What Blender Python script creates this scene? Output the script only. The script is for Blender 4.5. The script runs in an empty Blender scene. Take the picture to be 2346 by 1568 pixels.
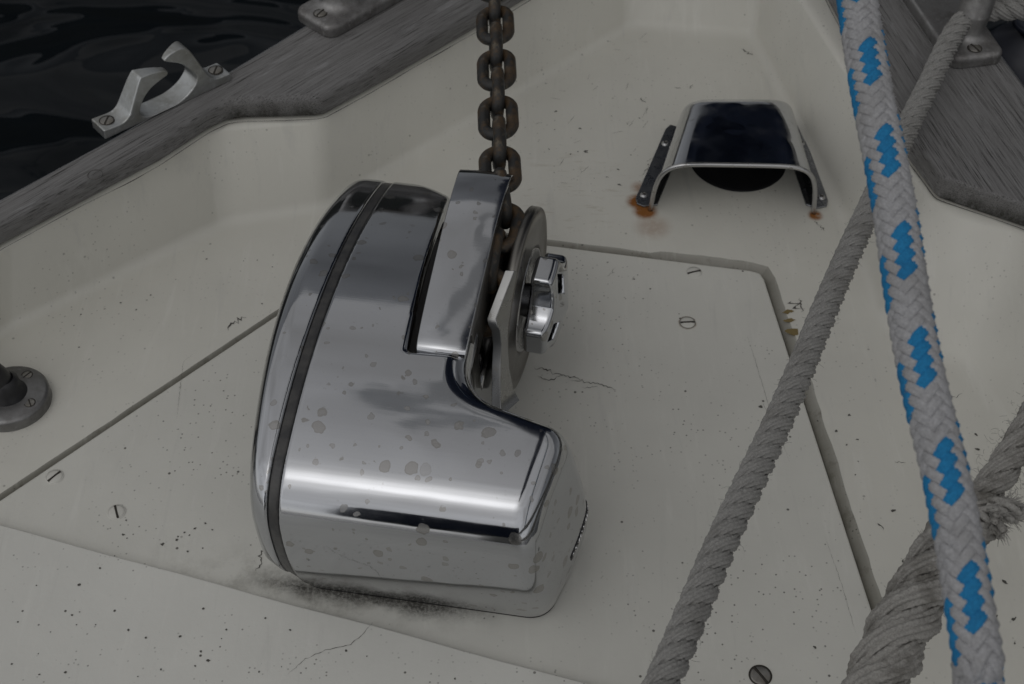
import bpy, bmesh, math, random
import numpy as np
from mathutils import Vector, Matrix, noise
from mathutils.geometry import delaunay_2d_cdt
PI=math.pi; R=math.radians
random.seed(7); rng=np.random.default_rng(7)
S=bpy.context.scene; COL=S.collection

# ---------------------------------------------------------------- camera
CAM_H=.78; PITCH=R(47); F=2346*50/36
cd=bpy.data.cameras.new('camera'); cam=bpy.data.objects.new('camera',cd); COL.objects.link(cam)
cam.location=(0,0,CAM_H); cam.rotation_euler=(R(90)-PITCH,0,0)
cd.lens=50; cd.sensor_width=36; cd.clip_start=.01; cd.clip_end=3000
cd.dof.use_dof=True; cd.dof.focus_distance=.86; cd.dof.aperture_fstop=20
S.camera=cam
# ---------------------------------------------------------------- sky, sun, exposure
SUN_EL=R(62); SUN_AZ=R(212)          # direction the light comes from, clockwise from +Y
w=bpy.data.worlds.new('World'); S.world=w; w.use_nodes=True
nt=w.node_tree; nt.nodes.clear()
def N(nt,t,**k):
    n=nt.nodes.new(t)
    for a,b in k.items(): setattr(n,a,b)
    return n
sky=N(nt,'ShaderNodeTexSky',sky_type='NISHITA'); sky.sun_disc=False
sky.sun_elevation=SUN_EL; sky.sun_rotation=SUN_AZ; sky.dust_density=1.6; sky.air_density=1.0; sky.ozone_density=1
hs=N(nt,'ShaderNodeHueSaturation'); hs.inputs['Saturation'].default_value=.13
tc=N(nt,'ShaderNodeTexCoord'); nz=N(nt,'ShaderNodeTexNoise'); nz.inputs['Scale'].default_value=2.6; nz.inputs['Detail'].default_value=6; nz.inputs['Distortion'].default_value=.6
mr=N(nt,'ShaderNodeMapRange'); mr.inputs[1].default_value=.3; mr.inputs[2].default_value=.7; mr.inputs[3].default_value=.60; mr.inputs[4].default_value=1.35
mx=N(nt,'ShaderNodeMix',data_type='RGBA',blend_type='MULTIPLY'); mx.inputs[0].default_value=1
bg=N(nt,'ShaderNodeBackground'); out=N(nt,'ShaderNodeOutputWorld')
nt.links.new(tc.outputs['Generated'],nz.inputs['Vector']); nt.links.new(nz.outputs['Fac'],mr.inputs[0])
nt.links.new(sky.outputs[0],hs.inputs['Color']); nt.links.new(hs.outputs[0],mx.inputs[6]); nt.links.new(mr.outputs[0],mx.inputs[7])
sx=N(nt,'ShaderNodeSeparateXYZ'); nt.links.new(tc.outputs['Generated'],sx.inputs[0])
el=N(nt,'ShaderNodeMapRange'); el.inputs[1].default_value=-.7; el.inputs[2].default_value=.95; el.inputs[3].default_value=.54; el.inputs[4].default_value=1.14; dl=N(nt,'ShaderNodeVectorMath',operation='DOT_PRODUCT'); nt.links.new(tc.outputs['Generated'],dl.inputs[0]); dl.inputs[1].default_value=Vector((-.50,-.72,.55)).normalized()
nt.links.new(dl.outputs['Value'],el.inputs[0])
mx2=N(nt,'ShaderNodeMix',data_type='RGBA',blend_type='MULTIPLY'); mx2.inputs[0].default_value=1; nt.links.new(mx.outputs[2],mx2.inputs[6]); nt.links.new(el.outputs[0],mx2.inputs[7])
# a ragged blue opening in the cloud, high ahead
nd=N(nt,'ShaderNodeTexNoise'); nd.inputs['Scale'].default_value=5; nd.inputs['Detail'].default_value=6; nt.links.new(tc.outputs['Generated'],nd.inputs['Vector'])
md=N(nt,'ShaderNodeVectorMath',operation='MULTIPLY_ADD'); nt.links.new(nd.outputs['Color'],md.inputs[0]); md.inputs[1].default_value=(.42,.42,.0); nt.links.new(tc.outputs['Generated'],md.inputs[2])
ce=Vector((-.02,math.cos(R(62)),math.sin(R(62)))); ax_=Vector((.38,.82,-.42)).normalized(); bx_=ce.cross(ax_).normalized()
def dotn(v,c0,div):
    a=N(nt,'ShaderNodeVectorMath',operation='DOT_PRODUCT'); nt.links.new(md.outputs[0],a.inputs[0]); a.inputs[1].default_value=v
    m1=N(nt,'ShaderNodeMath',operation='SUBTRACT'); nt.links.new(a.outputs['Value'],m1.inputs[0]); m1.inputs[1].default_value=(ce+Vector((.21,.21,0))).dot(v)
    m2=N(nt,'ShaderNodeMath',operation='DIVIDE'); nt.links.new(m1.outputs[0],m2.inputs[0]); m2.inputs[1].default_value=div
    m3=N(nt,'ShaderNodeMath',operation='POWER'); 
    m4=N(nt,'ShaderNodeMath',operation='ABSOLUTE'); nt.links.new(m2.outputs[0],m4.inputs[0]); nt.links.new(m4.outputs[0],m3.inputs[0]); m3.inputs[1].default_value=2; return m3.outputs[0]
sm_=N(nt,'ShaderNodeMath',operation='ADD'); nt.links.new(dotn(ax_,0,.30),sm_.inputs[0]); nt.links.new(dotn(bx_,0,.036),sm_.inputs[1])
gp=N(nt,'ShaderNodeMapRange'); gp.inputs[1].default_value=.75; gp.inputs[2].default_value=1.25; gp.inputs[3].default_value=1; gp.inputs[4].default_value=0; nt.links.new(sm_.outputs[0],gp.inputs[0])
mx3=N(nt,'ShaderNodeMix',data_type='RGBA'); nt.links.new(gp.outputs[0],mx3.inputs[0]); nt.links.new(mx2.outputs[2],mx3.inputs[6])
bl_s=N(nt,'ShaderNodeMix',data_type='RGBA',blend_type='MULTIPLY'); bl_s.inputs[0].default_value=1; nt.links.new(mx2.outputs[2],bl_s.inputs[6]); bl_s.inputs[7].default_value=(.035,.085,.15,1)
nt.links.new(bl_s.outputs[2],mx3.inputs[7])
nt.links.new(mx3.outputs[2],bg.inputs[0]); nt.links.new(bg.outputs[0],out.inputs[0])
bg.inputs[1].default_value=.12
sl=bpy.data.lights.new('sun','SUN'); so=bpy.data.objects.new('sun',sl); COL.objects.link(so)
sl.energy=1.0; sl.angle=R(150); sl.color=(1,.97,.93)
sd=Vector((math.sin(SUN_AZ)*math.cos(SUN_EL),math.cos(SUN_AZ)*math.cos(SUN_EL),math.sin(SUN_EL)))
so.rotation_euler=sd.to_track_quat('Z','Y').to_euler(); so.location=sd*20
S.view_settings.view_transform='Standard'; S.view_settings.look='None'; S.view_settings.gamma=1
S.view_settings.exposure=-.92
S.render.engine='CYCLES'

# ---------------------------------------------------------------- measuring helpers
def P(x,y,z=0.):
    """point of the boat at height z that was measured at photo position x,y (2346 wide)"""
    u=(x-1173)/F; v=(y-784)/F; sp,cp=math.sin(PITCH),math.cos(PITCH)
    d=Vector((u,cp-v*sp,-sp-v*cp)); return Vector((0,0,CAM_H))+d*((z-CAM_H)/d.z)

# ---------------------------------------------------------------- object helpers
def link(name,me,mat=None,parent=None):
    o=bpy.data.objects.new(name,me); COL.objects.link(o)
    if mat is not None and me is not None:
        for m in (mat if isinstance(mat,(list,tuple)) else [mat]): me.materials.append(m)
    if parent: o.parent=parent
    return o
def mesh(name,v,f,smooth=True):
    me=bpy.data.meshes.new(name); me.from_pydata([tuple(map(float,p)) for p in v],[],[tuple(map(int,q)) for q in f]); me.update()
    if smooth: me.polygons.foreach_set('use_smooth',[True]*len(me.polygons))
    return me
def tag(o,label,cat=None,group=None,kind=None):
    if label: o['label']=label
    if cat: o['category']=cat
    if group: o['group']=group
    if kind: o['kind']=kind
    return o
def empty(name,loc=(0,0,0),rz=0):
    o=bpy.data.objects.new(name,None); COL.objects.link(o); o.location=loc; o.rotation_euler=(0,0,rz); o.empty_display_size=.02; return o
def bev(o,w,seg=3,ang=35):
    m=o.modifiers.new('bevel','BEVEL'); m.width=w; m.segments=seg; m.limit_method='ANGLE'; m.angle_limit=R(ang); m.harden_normals=False
    return o
def wn(o):
    m=o.modifiers.new('wn','WEIGHTED_NORMAL'); m.keep_sharp=False; return o
def prism(name,poly,z0,z1,mat,parent=None,b=0,seg=3,axis='z'):
    """poly in two coordinates, extruded along the third"""
    n=len(poly)
    def pt(a,b_,c): return {'z':(a,b_,c),'x':(c,a,b_),'y':(a,c,b_)}[axis]
    v=[pt(p[0],p[1],z0) for p in poly]+[pt(p[0],p[1],z1) for p in poly]
    f=[tuple(range(n-1,-1,-1)),tuple(range(n,2*n))]+[(i,(i+1)%n,n+(i+1)%n,n+i) for i in range(n)]
    me=mesh(name,v,f,True); bm=bmesh.new(); bm.from_mesh(me); bmesh.ops.recalc_face_normals(bm,faces=bm.faces); bm.to_mesh(me); bm.free()
    o=link(name,me,mat,parent)
    if b: bev(o,b,seg)
    wn(o); return o
def frames(pts):
    pts=[Vector(p) for p in pts]; T=[]
    for i in range(len(pts)):
        a=pts[max(0,i-1)]; b=pts[min(len(pts)-1,i+1)]; T.append((b-a).normalized())
    up=Vector((0,0,1)) if abs(T[0].z)<.9 else Vector((1,0,0))
    n=(up-T[0]*up.dot(T[0])).normalized(); fr=[]
    for i,t in enumerate(T):
        n=(n-t*n.dot(t)).normalized(); fr.append((pts[i],t,n,t.cross(n)))
    return fr
def tube_geo(pts,rad,seg=12,closed=False,cap=True):
    fr=frames(pts); v=[];f=[]; n=len(pts)
    for i,(p,t,a,b) in enumerate(fr):
        r=rad(i/(n-1)) if callable(rad) else rad
        for k in range(seg):
            an=2*PI*k/seg; v.append(p+a*(r*math.cos(an))+b*(r*math.sin(an)))
    m=n if closed else n-1
    for i in range(m):
        for k in range(seg):
            j=(i+1)%n; f.append((i*seg+k,i*seg+(k+1)%seg,j*seg+(k+1)%seg,j*seg+k))
    if cap and not closed:
        f.append(tuple(range(seg-1,-1,-1))); f.append(tuple((n-1)*seg+k for k in range(seg)))
    return v,f
def join(parts):
    V=[];Fc=[]
    for v,f in parts:
        o=len(V); V+=list(v); Fc+=[tuple(i+o for i in q) for q in f]
    return V,Fc
def lathe_geo(prof,seg=48,axis='z',c=(0,0,0)):
    v=[];f=[]
    for (r,h) in prof:
        for k in range(seg):
            a=2*PI*k/seg
            q={'z':(r*math.cos(a),r*math.sin(a),h),'x':(h,r*math.cos(a),r*math.sin(a))}[axis]
            v.append((q[0]+c[0],q[1]+c[1],q[2]+c[2]))
    for i in range(len(prof)-1):
        for k in range(seg): f.append((i*seg+k,i*seg+(k+1)%seg,(i+1)*seg+(k+1)%seg,(i+1)*seg+k))
    return v,f
def fixn(me):
    bm=bmesh.new(); bm.from_mesh(me); bmesh.ops.remove_doubles(bm,verts=bm.verts,dist=1e-7); bmesh.ops.recalc_face_normals(bm,faces=bm.faces); bm.to_mesh(me); bm.free()
    me.polygons.foreach_set('use_smooth',[True]*len(me.polygons)); return me
def catmull(pts,n=8,closed=False):
    P_=[Vector(p) for p in pts]; out=[]; L=len(P_)
    for i in range(L if closed else L-1):
        if closed: a,b,c,d=P_[i-1],P_[i],P_[(i+1)%L],P_[(i+2)%L]
        else: a,b,c,d=P_[max(0,i-1)],P_[i],P_[i+1],P_[min(L-1,i+2)]
        for k in range(n):
            t=k/n; out.append(.5*((2*b)+(c-a)*t+(2*a-5*b+4*c-d)*t*t+(3*b-a-3*c+d)*t**3))
    if not closed: out.append(P_[-1])
    return out
def resample(pts,step):
    P_=[Vector(p) for p in pts]; L=[0]
    for a,b in zip(P_,P_[1:]): L.append(L[-1]+(b-a).length)
    n=max(2,int(round(L[-1]/step))+1); out=[]; j=0
    for i in range(n):
        s=L[-1]*i/(n-1)
        while j<len(L)-2 and L[j+1]<s: j+=1
        t=(s-L[j])/max(1e-12,L[j+1]-L[j]); out.append(P_[j].lerp(P_[j+1],min(1,t)))
    return out

# smooth implicit surfaces -> clean meshes
def smax(a,b,k):
    h=np.clip(.5+.5*(a-b)/k,0,1); return b*(1-h)+a*h+k*h*(1-h)
def smin(a,b,k): return -smax(-a,-b,k)
def surface(name,f,lo,hi,step,newton=3):
    lo=np.array(lo,float); hi=np.array(hi,float); step=np.ones(3)*step
    n=(np.ceil((hi-lo)/step)).astype(int)+1
    ax=[lo[i]+step[i]*np.arange(n[i]) for i in range(3)]
    X,Y,Z=np.meshgrid(*ax,indexing='ij'); G=f(X,Y,Z).astype(np.float32); del X,Y,Z
    sg=G<0
    cs=[(i,j,k) for i in (0,1) for j in (0,1) for k in (0,1)]
    m=[n[0]-1,n[1]-1,n[2]-1]
    cnt=np.zeros(m,int)
    for c in cs: cnt+=sg[c[0]:c[0]+m[0],c[1]:c[1]+m[1],c[2]:c[2]+m[2]]
    act=(cnt>0)&(cnt<8); I=np.argwhere(act); idx=-np.ones(m,int); idx[act]=np.arange(len(I))
    acc=np.zeros((len(I),3)); num=np.zeros(len(I))
    for a in range(3):
        for c in cs:
            if c[a]: continue
            d=list(c); d[a]=1
            g0=G[I[:,0]+c[0],I[:,1]+c[1],I[:,2]+c[2]]; g1=G[I[:,0]+d[0],I[:,1]+d[1],I[:,2]+d[2]]
            h=(g0<0)!=(g1<0); t=np.where(h,g0/np.where(h,g0-g1,1),0)
            q=I+np.array(c); q=q.astype(float); q[:,a]+=t
            acc[h]+=q[h]; num[h]+=1
    Vt=lo+step*acc/num[:,None]
    e=2e-4
    def grad(V):
        g=np.empty_like(V)
        for a in range(3):
            d=np.zeros(3); d[a]=e
            g[:,a]=(f(*(V+d).T)-f(*(V-d).T))/(2*e)
        return g
    for _ in range(newton):
        g=grad(Vt); val=f(*Vt.T); s=val/np.maximum((g**2).sum(1),.05); s=np.clip(s,-step.min()*.7,step.min()*.7)
        Vt=Vt-g*s[:,None]
    Q=[]
    for a in range(3):
        b,c=(a+1)%3,(a+2)%3
        sl0=[slice(None)]*3; sl1=[slice(None)]*3; sl0[a]=slice(0,-1); sl1[a]=slice(1,None)
        ch=sg[tuple(sl0)]!=sg[tuple(sl1)]; E=np.argwhere(ch)
        ok=(E[:,b]>0)&(E[:,c]>0)&(E[:,b]<n[b]-1)&(E[:,c]<n[c]-1); E=E[ok]
        pos=sg[E[:,0],E[:,1],E[:,2]]
        def cell(db,dc):
            q=E.copy(); q[:,b]-=db; q[:,c]-=dc; return idx[q[:,0],q[:,1],q[:,2]]
        q=np.stack([cell(1,1),cell(0,1),cell(0,0),cell(1,0)],1)
        q[~pos]=q[~pos][:,::-1]; Q.append(q)
    Q=np.concatenate(Q); Q=Q[(Q>=0).all(1)]
    me=bpy.data.meshes.new(name); me.vertices.add(len(Vt)); me.vertices.foreach_set('co',Vt.astype(np.float32).ravel())
    me.loops.add(len(Q)*4); me.loops.foreach_set('vertex_index',Q.ravel().astype(np.int32))
    me.polygons.add(len(Q)); me.polygons.foreach_set('loop_start',np.arange(0,len(Q)*4,4,dtype=np.int32)); me.polygons.foreach_set('loop_total',np.full(len(Q),4,np.int32))
    me.update(); me.validate(); me.polygons.foreach_set('use_smooth',[True]*len(me.polygons))
    g=grad(Vt); g/=np.linalg.norm(g,axis=1)[:,None]+1e-9
    me.normals_split_custom_set_from_vertices([tuple(x) for x in g])
    return me

# ---------------------------------------------------------------- materials
class M:
    def __init__(s,name,base=(.5,.5,.5),rough=.5,metal=0.,**k):
        s.m=bpy.data.materials.new(name); s.m.use_nodes=True; s.nt=s.m.node_tree
        s.b=s.nt.nodes['Principled BSDF']; s.b.inputs['Base Color'].default_value=(*base,1); s.b.inputs['Roughness'].default_value=rough; s.b.inputs['Metallic'].default_value=metal
        for a,v in k.items(): s.b.inputs[a].default_value=v
        s.tc=s.n('ShaderNodeTexCoord')
    def n(s,t,**k): return N(s.nt,t,**k)
    def l(s,a,b): s.nt.links.new(a,b)
    def coord(s,scale=(1,1,1),which='Object',rot=(0,0,0),loc=(0,0,0)):
        m=s.n('ShaderNodeMapping'); m.inputs['Scale'].default_value=scale; m.inputs['Rotation'].default_value=rot; m.inputs['Location'].default_value=loc
        s.l(s.tc.outputs[which],m.inputs[0]); return m.outputs[0]
    def noise(s,vec,sc,det=4,rough=.55,dist=0):
        n=s.n('ShaderNodeTexNoise'); s.l(vec,n.inputs['Vector']); n.inputs['Scale'].default_value=sc; n.inputs['Detail'].default_value=det; n.inputs['Roughness'].default_value=rough; n.inputs['Distortion'].default_value=dist; return n.outputs['Fac']
    def voro(s,vec,sc,rnd=1,feature='F1'):
        n=s.n('ShaderNodeTexVoronoi',feature=feature); s.l(vec,n.inputs['Vector']); n.inputs['Scale'].default_value=sc; n.inputs['Randomness'].default_value=rnd; return n
    def rng(s,v,a,b,c=0,d=1,smooth=False):
        n=s.n('ShaderNodeMapRange'); n.clamp=True
        if smooth: n.interpolation_type='SMOOTHSTEP'
        s.l(v,n.inputs[0]); n.inputs[1].default_value=a; n.inputs[2].default_value=b; n.inputs[3].default_value=c; n.inputs[4].default_value=d; return n.outputs[0]
    def math(s,op,a,b=None):
        n=s.n('ShaderNodeMath',operation=op)
        for i,v in enumerate((a,b)):
            if v is None: continue
            if isinstance(v,(int,float)): n.inputs[i].default_value=v
            else: s.l(v,n.inputs[i])
        return n.outputs[0]
    def mix(s,fac,a,b):
        n=s.n('ShaderNodeMix',data_type='RGBA')
        for i,v in ((0,fac),(6,a),(7,b)):
            if isinstance(v,(int,float)): n.inputs[i].default_value=v
            elif isinstance(v,tuple): n.inputs[i].default_value=(*v,1)
            else: s.l(v,n.inputs[i])
        return n.outputs[2]
    def color(s,c): s.l(c,s.b.inputs['Base Color'])
    def roughn(s,c): s.l(c,s.b.inputs['Roughness'])
    def bump(s,h,strength=.3,dist=.001,prev=None):
        n=s.n('ShaderNodeBump'); n.inputs['Strength'].default_value=strength; n.inputs['Distance'].default_value=dist; s.l(h,n.inputs['Height'])
        if prev is not None: s.l(prev,n.inputs['Normal'])
        s.l(n.outputs[0],s.b.inputs['Normal']); return n.outputs[0]
def near(m,pt,r0,r1,which='Object'):
    """1 inside r0 of a point, fading to 0 at r1"""
    d=m.n('ShaderNodeVectorMath',operation='DISTANCE'); m.l(m.tc.outputs[which],d.inputs[0]); d.inputs[1].default_value=pt
    return m.rng(d.outputs['Value'],r0,r1,1,0,True)

TH=R(9.3); O=P(690,1342,0)
EX=Vector((math.cos(TH),-math.sin(TH),0)); EY=Vector((math.sin(TH),math.cos(TH),0))
def W(x,y,z=0): return O+EX*x+EY*y+Vector((0,0,z))       # windlass axes -> world

def paint(name,speck=1.,extra=None,base=(.50,.488,.44)):
    m=M(name,base,.42); c=m.coord()
    big=m.noise(c,7,5,.6); col=m.mix(m.rng(big,.3,.7),tuple(v*.93 for v in base),tuple(v*1.05 for v in base))
    warm=m.noise(m.coord(loc=(3,1,0)),3.1,3); col=m.mix(m.rng(warm,.5,.75,0,.35),col,(.60,.59,.555))
    # rubbed streaks and scratches
    st=m.noise(m.coord((26,3.2,5),rot=(0,0,R(-38))),3.2,6,.7,.3); col=m.mix(m.rng(st,.56,.76,0,.42),col,(.78,.77,.72))
    st2=m.noise(m.coord((20,2.2,5),rot=(0,0,R(52)),loc=(2,2,2)),4,6,.7,.4); col=m.mix(m.rng(st2,.58,.76,0,.36),col,(.48,.475,.45))
    # pitted black specks
    v=m.voro(c,250,1); mask=m.rng(m.noise(m.coord(loc=(5,5,0)),11,4,.65),.44,.62)
    sp=m.rng(v.outputs['Distance'],.10,.2,1,0); rnd=m.n('ShaderNodeSeparateColor'); m.l(v.outputs['Color'],rnd.inputs[0])
    sel=m.rng(rnd.outputs[0],.42,.46); sz=m.math('MULTIPLY',m.math('MULTIPLY',sp,sel),m.math('MULTIPLY',mask,.85*speck))
    v2=m.voro(m.coord(loc=(.3,.7,.1)),95,1); sp2=m.rng(v2.outputs['Distance'],.07,.11,1,0); r2=m.n('ShaderNodeSeparateColor'); m.l(v2.outputs['Color'],r2.inputs[0])
    sz2=m.math('MULTIPLY',m.math('MULTIPLY',sp2,m.rng(r2.outputs[1],.76,.79)),.9*speck)
    f=m.math('MAXIMUM',sz,sz2); col=m.mix(f,col,(.085,.08,.068))
    # hairline crazing
    if extra: col=extra(m,col)
    m.color(col)
    m.roughn(m.rng(m.noise(c,40,4),.3,.7,.3,.52))
    b=m.bump(m.noise(c,22,3),.12,.004); fb=m.math('SUBTRACT',m.noise(c,300,3),m.math('MULTIPLY',f,1.5)); m.bump(fb,.25,.0004,b)
    m.b.inputs['Specular IOR Level'].default_value=.4
    return m
def deck_extra(m,col):
    for pt,r,k in ((tuple(P(1478,484)),.013,1.5),(tuple(P(1461,462)),.012,1.5),(tuple(P(1868,494)),.008,1.4),(tuple(P(1495,520)),.020,.4),(tuple(P(1465,430)),.010,.6)):
        f=near(m,pt,r*.2,r); nn=m.rng(m.noise(m.coord(),150,5,.7),.22,.52,.15,1); f=m.math('MINIMUM',m.math('MULTIPLY',m.math('MULTIPLY',f,nn),k),1.)
        col=m.mix(f,col,(.26,.10,.022))
    f=m.math('MULTIPLY',near(m,tuple(P(1300,440)),.02,.08),m.rng(m.noise(m.coord((3,14,3),rot=(0,0,R(25))),16,6,.7,.5),.56,.7,0,.45)); col=m.mix(f,col,(.30,.25,.15))
    return col
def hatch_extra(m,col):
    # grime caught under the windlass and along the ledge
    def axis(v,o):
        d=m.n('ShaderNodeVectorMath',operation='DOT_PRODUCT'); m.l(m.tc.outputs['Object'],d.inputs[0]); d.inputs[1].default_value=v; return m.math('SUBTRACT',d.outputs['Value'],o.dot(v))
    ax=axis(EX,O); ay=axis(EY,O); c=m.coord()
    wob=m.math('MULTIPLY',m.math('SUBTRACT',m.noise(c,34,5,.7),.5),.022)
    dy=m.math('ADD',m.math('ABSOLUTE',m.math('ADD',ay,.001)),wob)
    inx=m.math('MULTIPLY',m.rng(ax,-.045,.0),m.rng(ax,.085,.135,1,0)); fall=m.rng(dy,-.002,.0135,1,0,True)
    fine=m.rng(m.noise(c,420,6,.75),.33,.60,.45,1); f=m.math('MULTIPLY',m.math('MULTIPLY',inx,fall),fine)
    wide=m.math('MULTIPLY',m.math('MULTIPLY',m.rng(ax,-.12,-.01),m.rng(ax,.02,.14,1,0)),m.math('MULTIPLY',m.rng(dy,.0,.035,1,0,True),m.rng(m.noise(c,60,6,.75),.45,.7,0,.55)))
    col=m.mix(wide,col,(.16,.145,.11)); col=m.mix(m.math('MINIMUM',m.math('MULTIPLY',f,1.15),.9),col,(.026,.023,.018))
    pt=tuple(P(1575,740)); f=m.math('SUBTRACT',near(m,pt,.0057,.0078),near(m,pt,.0045,.0052)); col=m.mix(m.math('MULTIPLY',f,m.rng(m.noise(m.coord(),260,3),.35,.6,0,.9)),col,(.2,.1,.03))
    return col
m_deck=paint('deck_paint',.5,deck_extra,(.665,.652,.59)); m_hatch=paint('hatch_paint',1.,hatch_extra,(.65,.642,.59)); m_ledge=paint('ledge_paint',1.1,None,(.665,.66,.615))
def gut_shade(m,col):
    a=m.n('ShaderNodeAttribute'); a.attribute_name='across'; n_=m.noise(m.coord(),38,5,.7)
    k=m.math('MULTIPLY',m.rng(a.outputs['Fac'],.0,.9),m.rng(n_,.25,.6,.35,1)); return m.mix(m.math('MULTIPLY',k,.8),col,(.15,.14,.115))  # painted shade mixed with grime, darker towards the hatch panel
m_gut=paint('groove_shade_paint',1.2,lambda m,col: m.mix(m.rng(m.noise(m.coord(),45,5,.7),.55,.72,0,.7),gut_shade(m,col),(.10,.09,.06)),(.33,.32,.28))  # base darkened too, for shade and dirt in the groove

def chrome(name,base=(.48,.49,.51),r0=.015,r1=.11,spots=.5):
    m=M(name,base,.12,1.); c=m.coord()
    sp=m.voro(m.mixvec(c,60,.006) if hasattr(m,'mixvec') else c,52,1)
    # water stains: warped blobs with darker rims
    wv=m.n('ShaderNodeTexNoise'); m.l(c,wv.inputs['Vector']); wv.inputs['Scale'].default_value=130; wv.inputs['Detail'].default_value=3
    ad=m.n('ShaderNodeVectorMath',operation='MULTIPLY_ADD'); m.l(wv.outputs['Color'],ad.inputs[0]); ad.inputs[1].default_value=(.006,.006,.006); m.l(c,ad.inputs[2])
    def blobs(scale,thr,sel):
        v=m.voro(ad.outputs[0],scale,1); s_=m.n('ShaderNodeSeparateColor'); m.l(v.outputs['Color'],s_.inputs[0])
        rad=m.rng(s_.outputs[1],0,1,thr*.4,thr); d=m.math('SUBTRACT',rad,v.outputs['Distance']); on=m.rng(s_.outputs[0],sel,sel+.02)
        return m.math('MULTIPLY',m.rng(d,0,.03),on), m.math('MULTIPLY',m.math('MULTIPLY',m.rng(d,-.01,.01),m.rng(d,.02,.06,1,0)),on)
    b1,e1=blobs(74,.33,.60); b2,e2=blobs(150,.32,.70)
    st=m.math('MAXIMUM',b1,m.math('MULTIPLY',b2,.8)); ed=m.math('MAXIMUM',e1,e2)
    dust=m.rng(m.noise(c,420,3,.6),.66,.74,0,.5)
    col=m.mix(m.math('MULTIPLY',st,spots*.75),base,(.30,.28,.25)); col=m.mix(m.math('MULTIPLY',ed,spots*.8),col,(.28,.27,.25)); col=m.mix(m.math('MULTIPLY',dust,spots),col,(.32,.31,.29))
    m.color(col)
    br=m.noise(m.coord((1.2,40,40)),14,5,.6); sm=m.noise(c,24,4,.6)
    ro=m.math('ADD',m.rng(sm,.3,.75,r0,r1),m.rng(br,.3,.7,0,.03)); ro=m.math('ADD',ro,m.math('MULTIPLY',m.math('MAXIMUM',st,dust),.16*spots+.05)); m.roughn(ro)
    b=m.bump(m.noise(c,14,2),.16,.004); m.bump(br,.02,.0006,b)
    return m
m_chrome=chrome('polished_steel',spots=.7); m_chrome2=chrome('dull_steel',(.50,.50,.50),.16,.36,.5)
m_strip=chrome('stripper_steel',(.33,.33,.325),.2,.4,.5)
m_dark=M('blackened_steel',(.16,.155,.15),.38,1.).m
m_gyp=chrome('gypsy_steel',(.21,.20,.185),.26,.45,.35)
m_rubber=M('black_rubber',(.018,.018,.02),.42).m
m_slot0=M('seam_dirt',(.09,.085,.08),.8).m
m_black=M('hollow_black',(.006,.006,.008),.7).m
def rub2():
    m=M('grey_gasket',(.05,.05,.05),.3); c=m.coord(); m.color(m.mix(m.rng(m.noise(c,90,4),.4,.65),(.03,.03,.032),(.065,.063,.06))); m.bump(m.noise(c,500,3),.3,.0005); return m
m_gask=rub2()
def cast(name,base=(.36,.365,.36),rough=.42,metal=.85,dirt=(.10,.095,.08)):
    m=M(name,base,rough,metal); c=m.coord(); n1=m.noise(c,55,6,.65); col=m.mix(m.rng(n1,.42,.72,0,.8),base,dirt); 
    n2=m.noise(c,190,4,.6); col=m.mix(m.rng(n2,.6,.72,0,.6),col,tuple(min(1,v*1.35) for v in base)); m.color(col)
    m.roughn(m.rng(n1,.3,.7,rough-.1,rough+.18)); m.bump(m.noise(c,380,4),.25,.0006); return m
m_alu=cast('cast_aluminium',(.50,.515,.515),.36,.9,(.25,.24,.20)); m_galv=cast('weathered_casting',(.34,.335,.33),.48,.85,(.11,.10,.095))
m_base=cast('dull_base_metal',(.27,.27,.27),.34,.9,(.15,.145,.14))
m_screw=cast('screw_metal',(.34,.33,.31),.4,.9,(.14,.12,.09))
def rusty():
    m=M('chain_steel',(.07,.06,.055),.5,.45); c=m.coord(); n1=m.noise(c,75,6,.65); n2=m.noise(m.coord(loc=(4,4,4)),160,5,.6); n3=m.noise(m.coord(loc=(9,4,4)),60,4,.6)
    col=m.mix(m.rng(n1,.46,.66),(.038,.038,.037),(.125,.08,.042)); col=m.mix(m.rng(n2,.56,.7,0,.7),col,(.17,.14,.10)); col=m.mix(m.rng(n3,.62,.75,0,.8),col,(.17,.18,.19)); m.color(col)
    m.roughn(m.rng(n1,.3,.7,.36,.7)); m.bump(n2,.5,.0008); return m
m_chain=rusty()
def wood(name,dark_spots=None):
    m=M(name,(.2,.2,.2),.72); c=m.coord((1,1,1))
    g=m.noise(m.coord((1.6,120,120)),8,8,.8,.08); g2=m.noise(m.coord((11,640,640)),2.2,4,.65,.05); p=m.noise(c,11,4,.6)
    col=m.mix(m.rng(g,.30,.70),(.10,.096,.092),(.29,.287,.287)); col=m.mix(m.rng(g2,.55,.63,0,.92),col,(.026,.023,.020))
    col=m.mix(m.rng(p,.35,.7,0,.45),col,(.21,.206,.20))
    pale=m.noise(m.coord((2,12,12)),7,5,.7); col=m.mix(m.rng(pale,.58,.72,0,.5),col,(.38,.38,.385))
    for pt,r in (dark_spots or []):
        col=m.mix(m.math('MULTIPLY',near(m,pt,r*.3,r),m.rng(m.noise(m.coord((30,100,60)),4,5,.7),.3,.6,.3,.95)),col,(.018,.018,.012))
    m.color(col); h=m.math('SUBTRACT',g,m.math('MULTIPLY',m.rng(g2,.56,.72),.9)); m.bump(h,.6,.0009); m.b.inputs['Specular IOR Level'].default_value=.25
    return m
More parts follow.
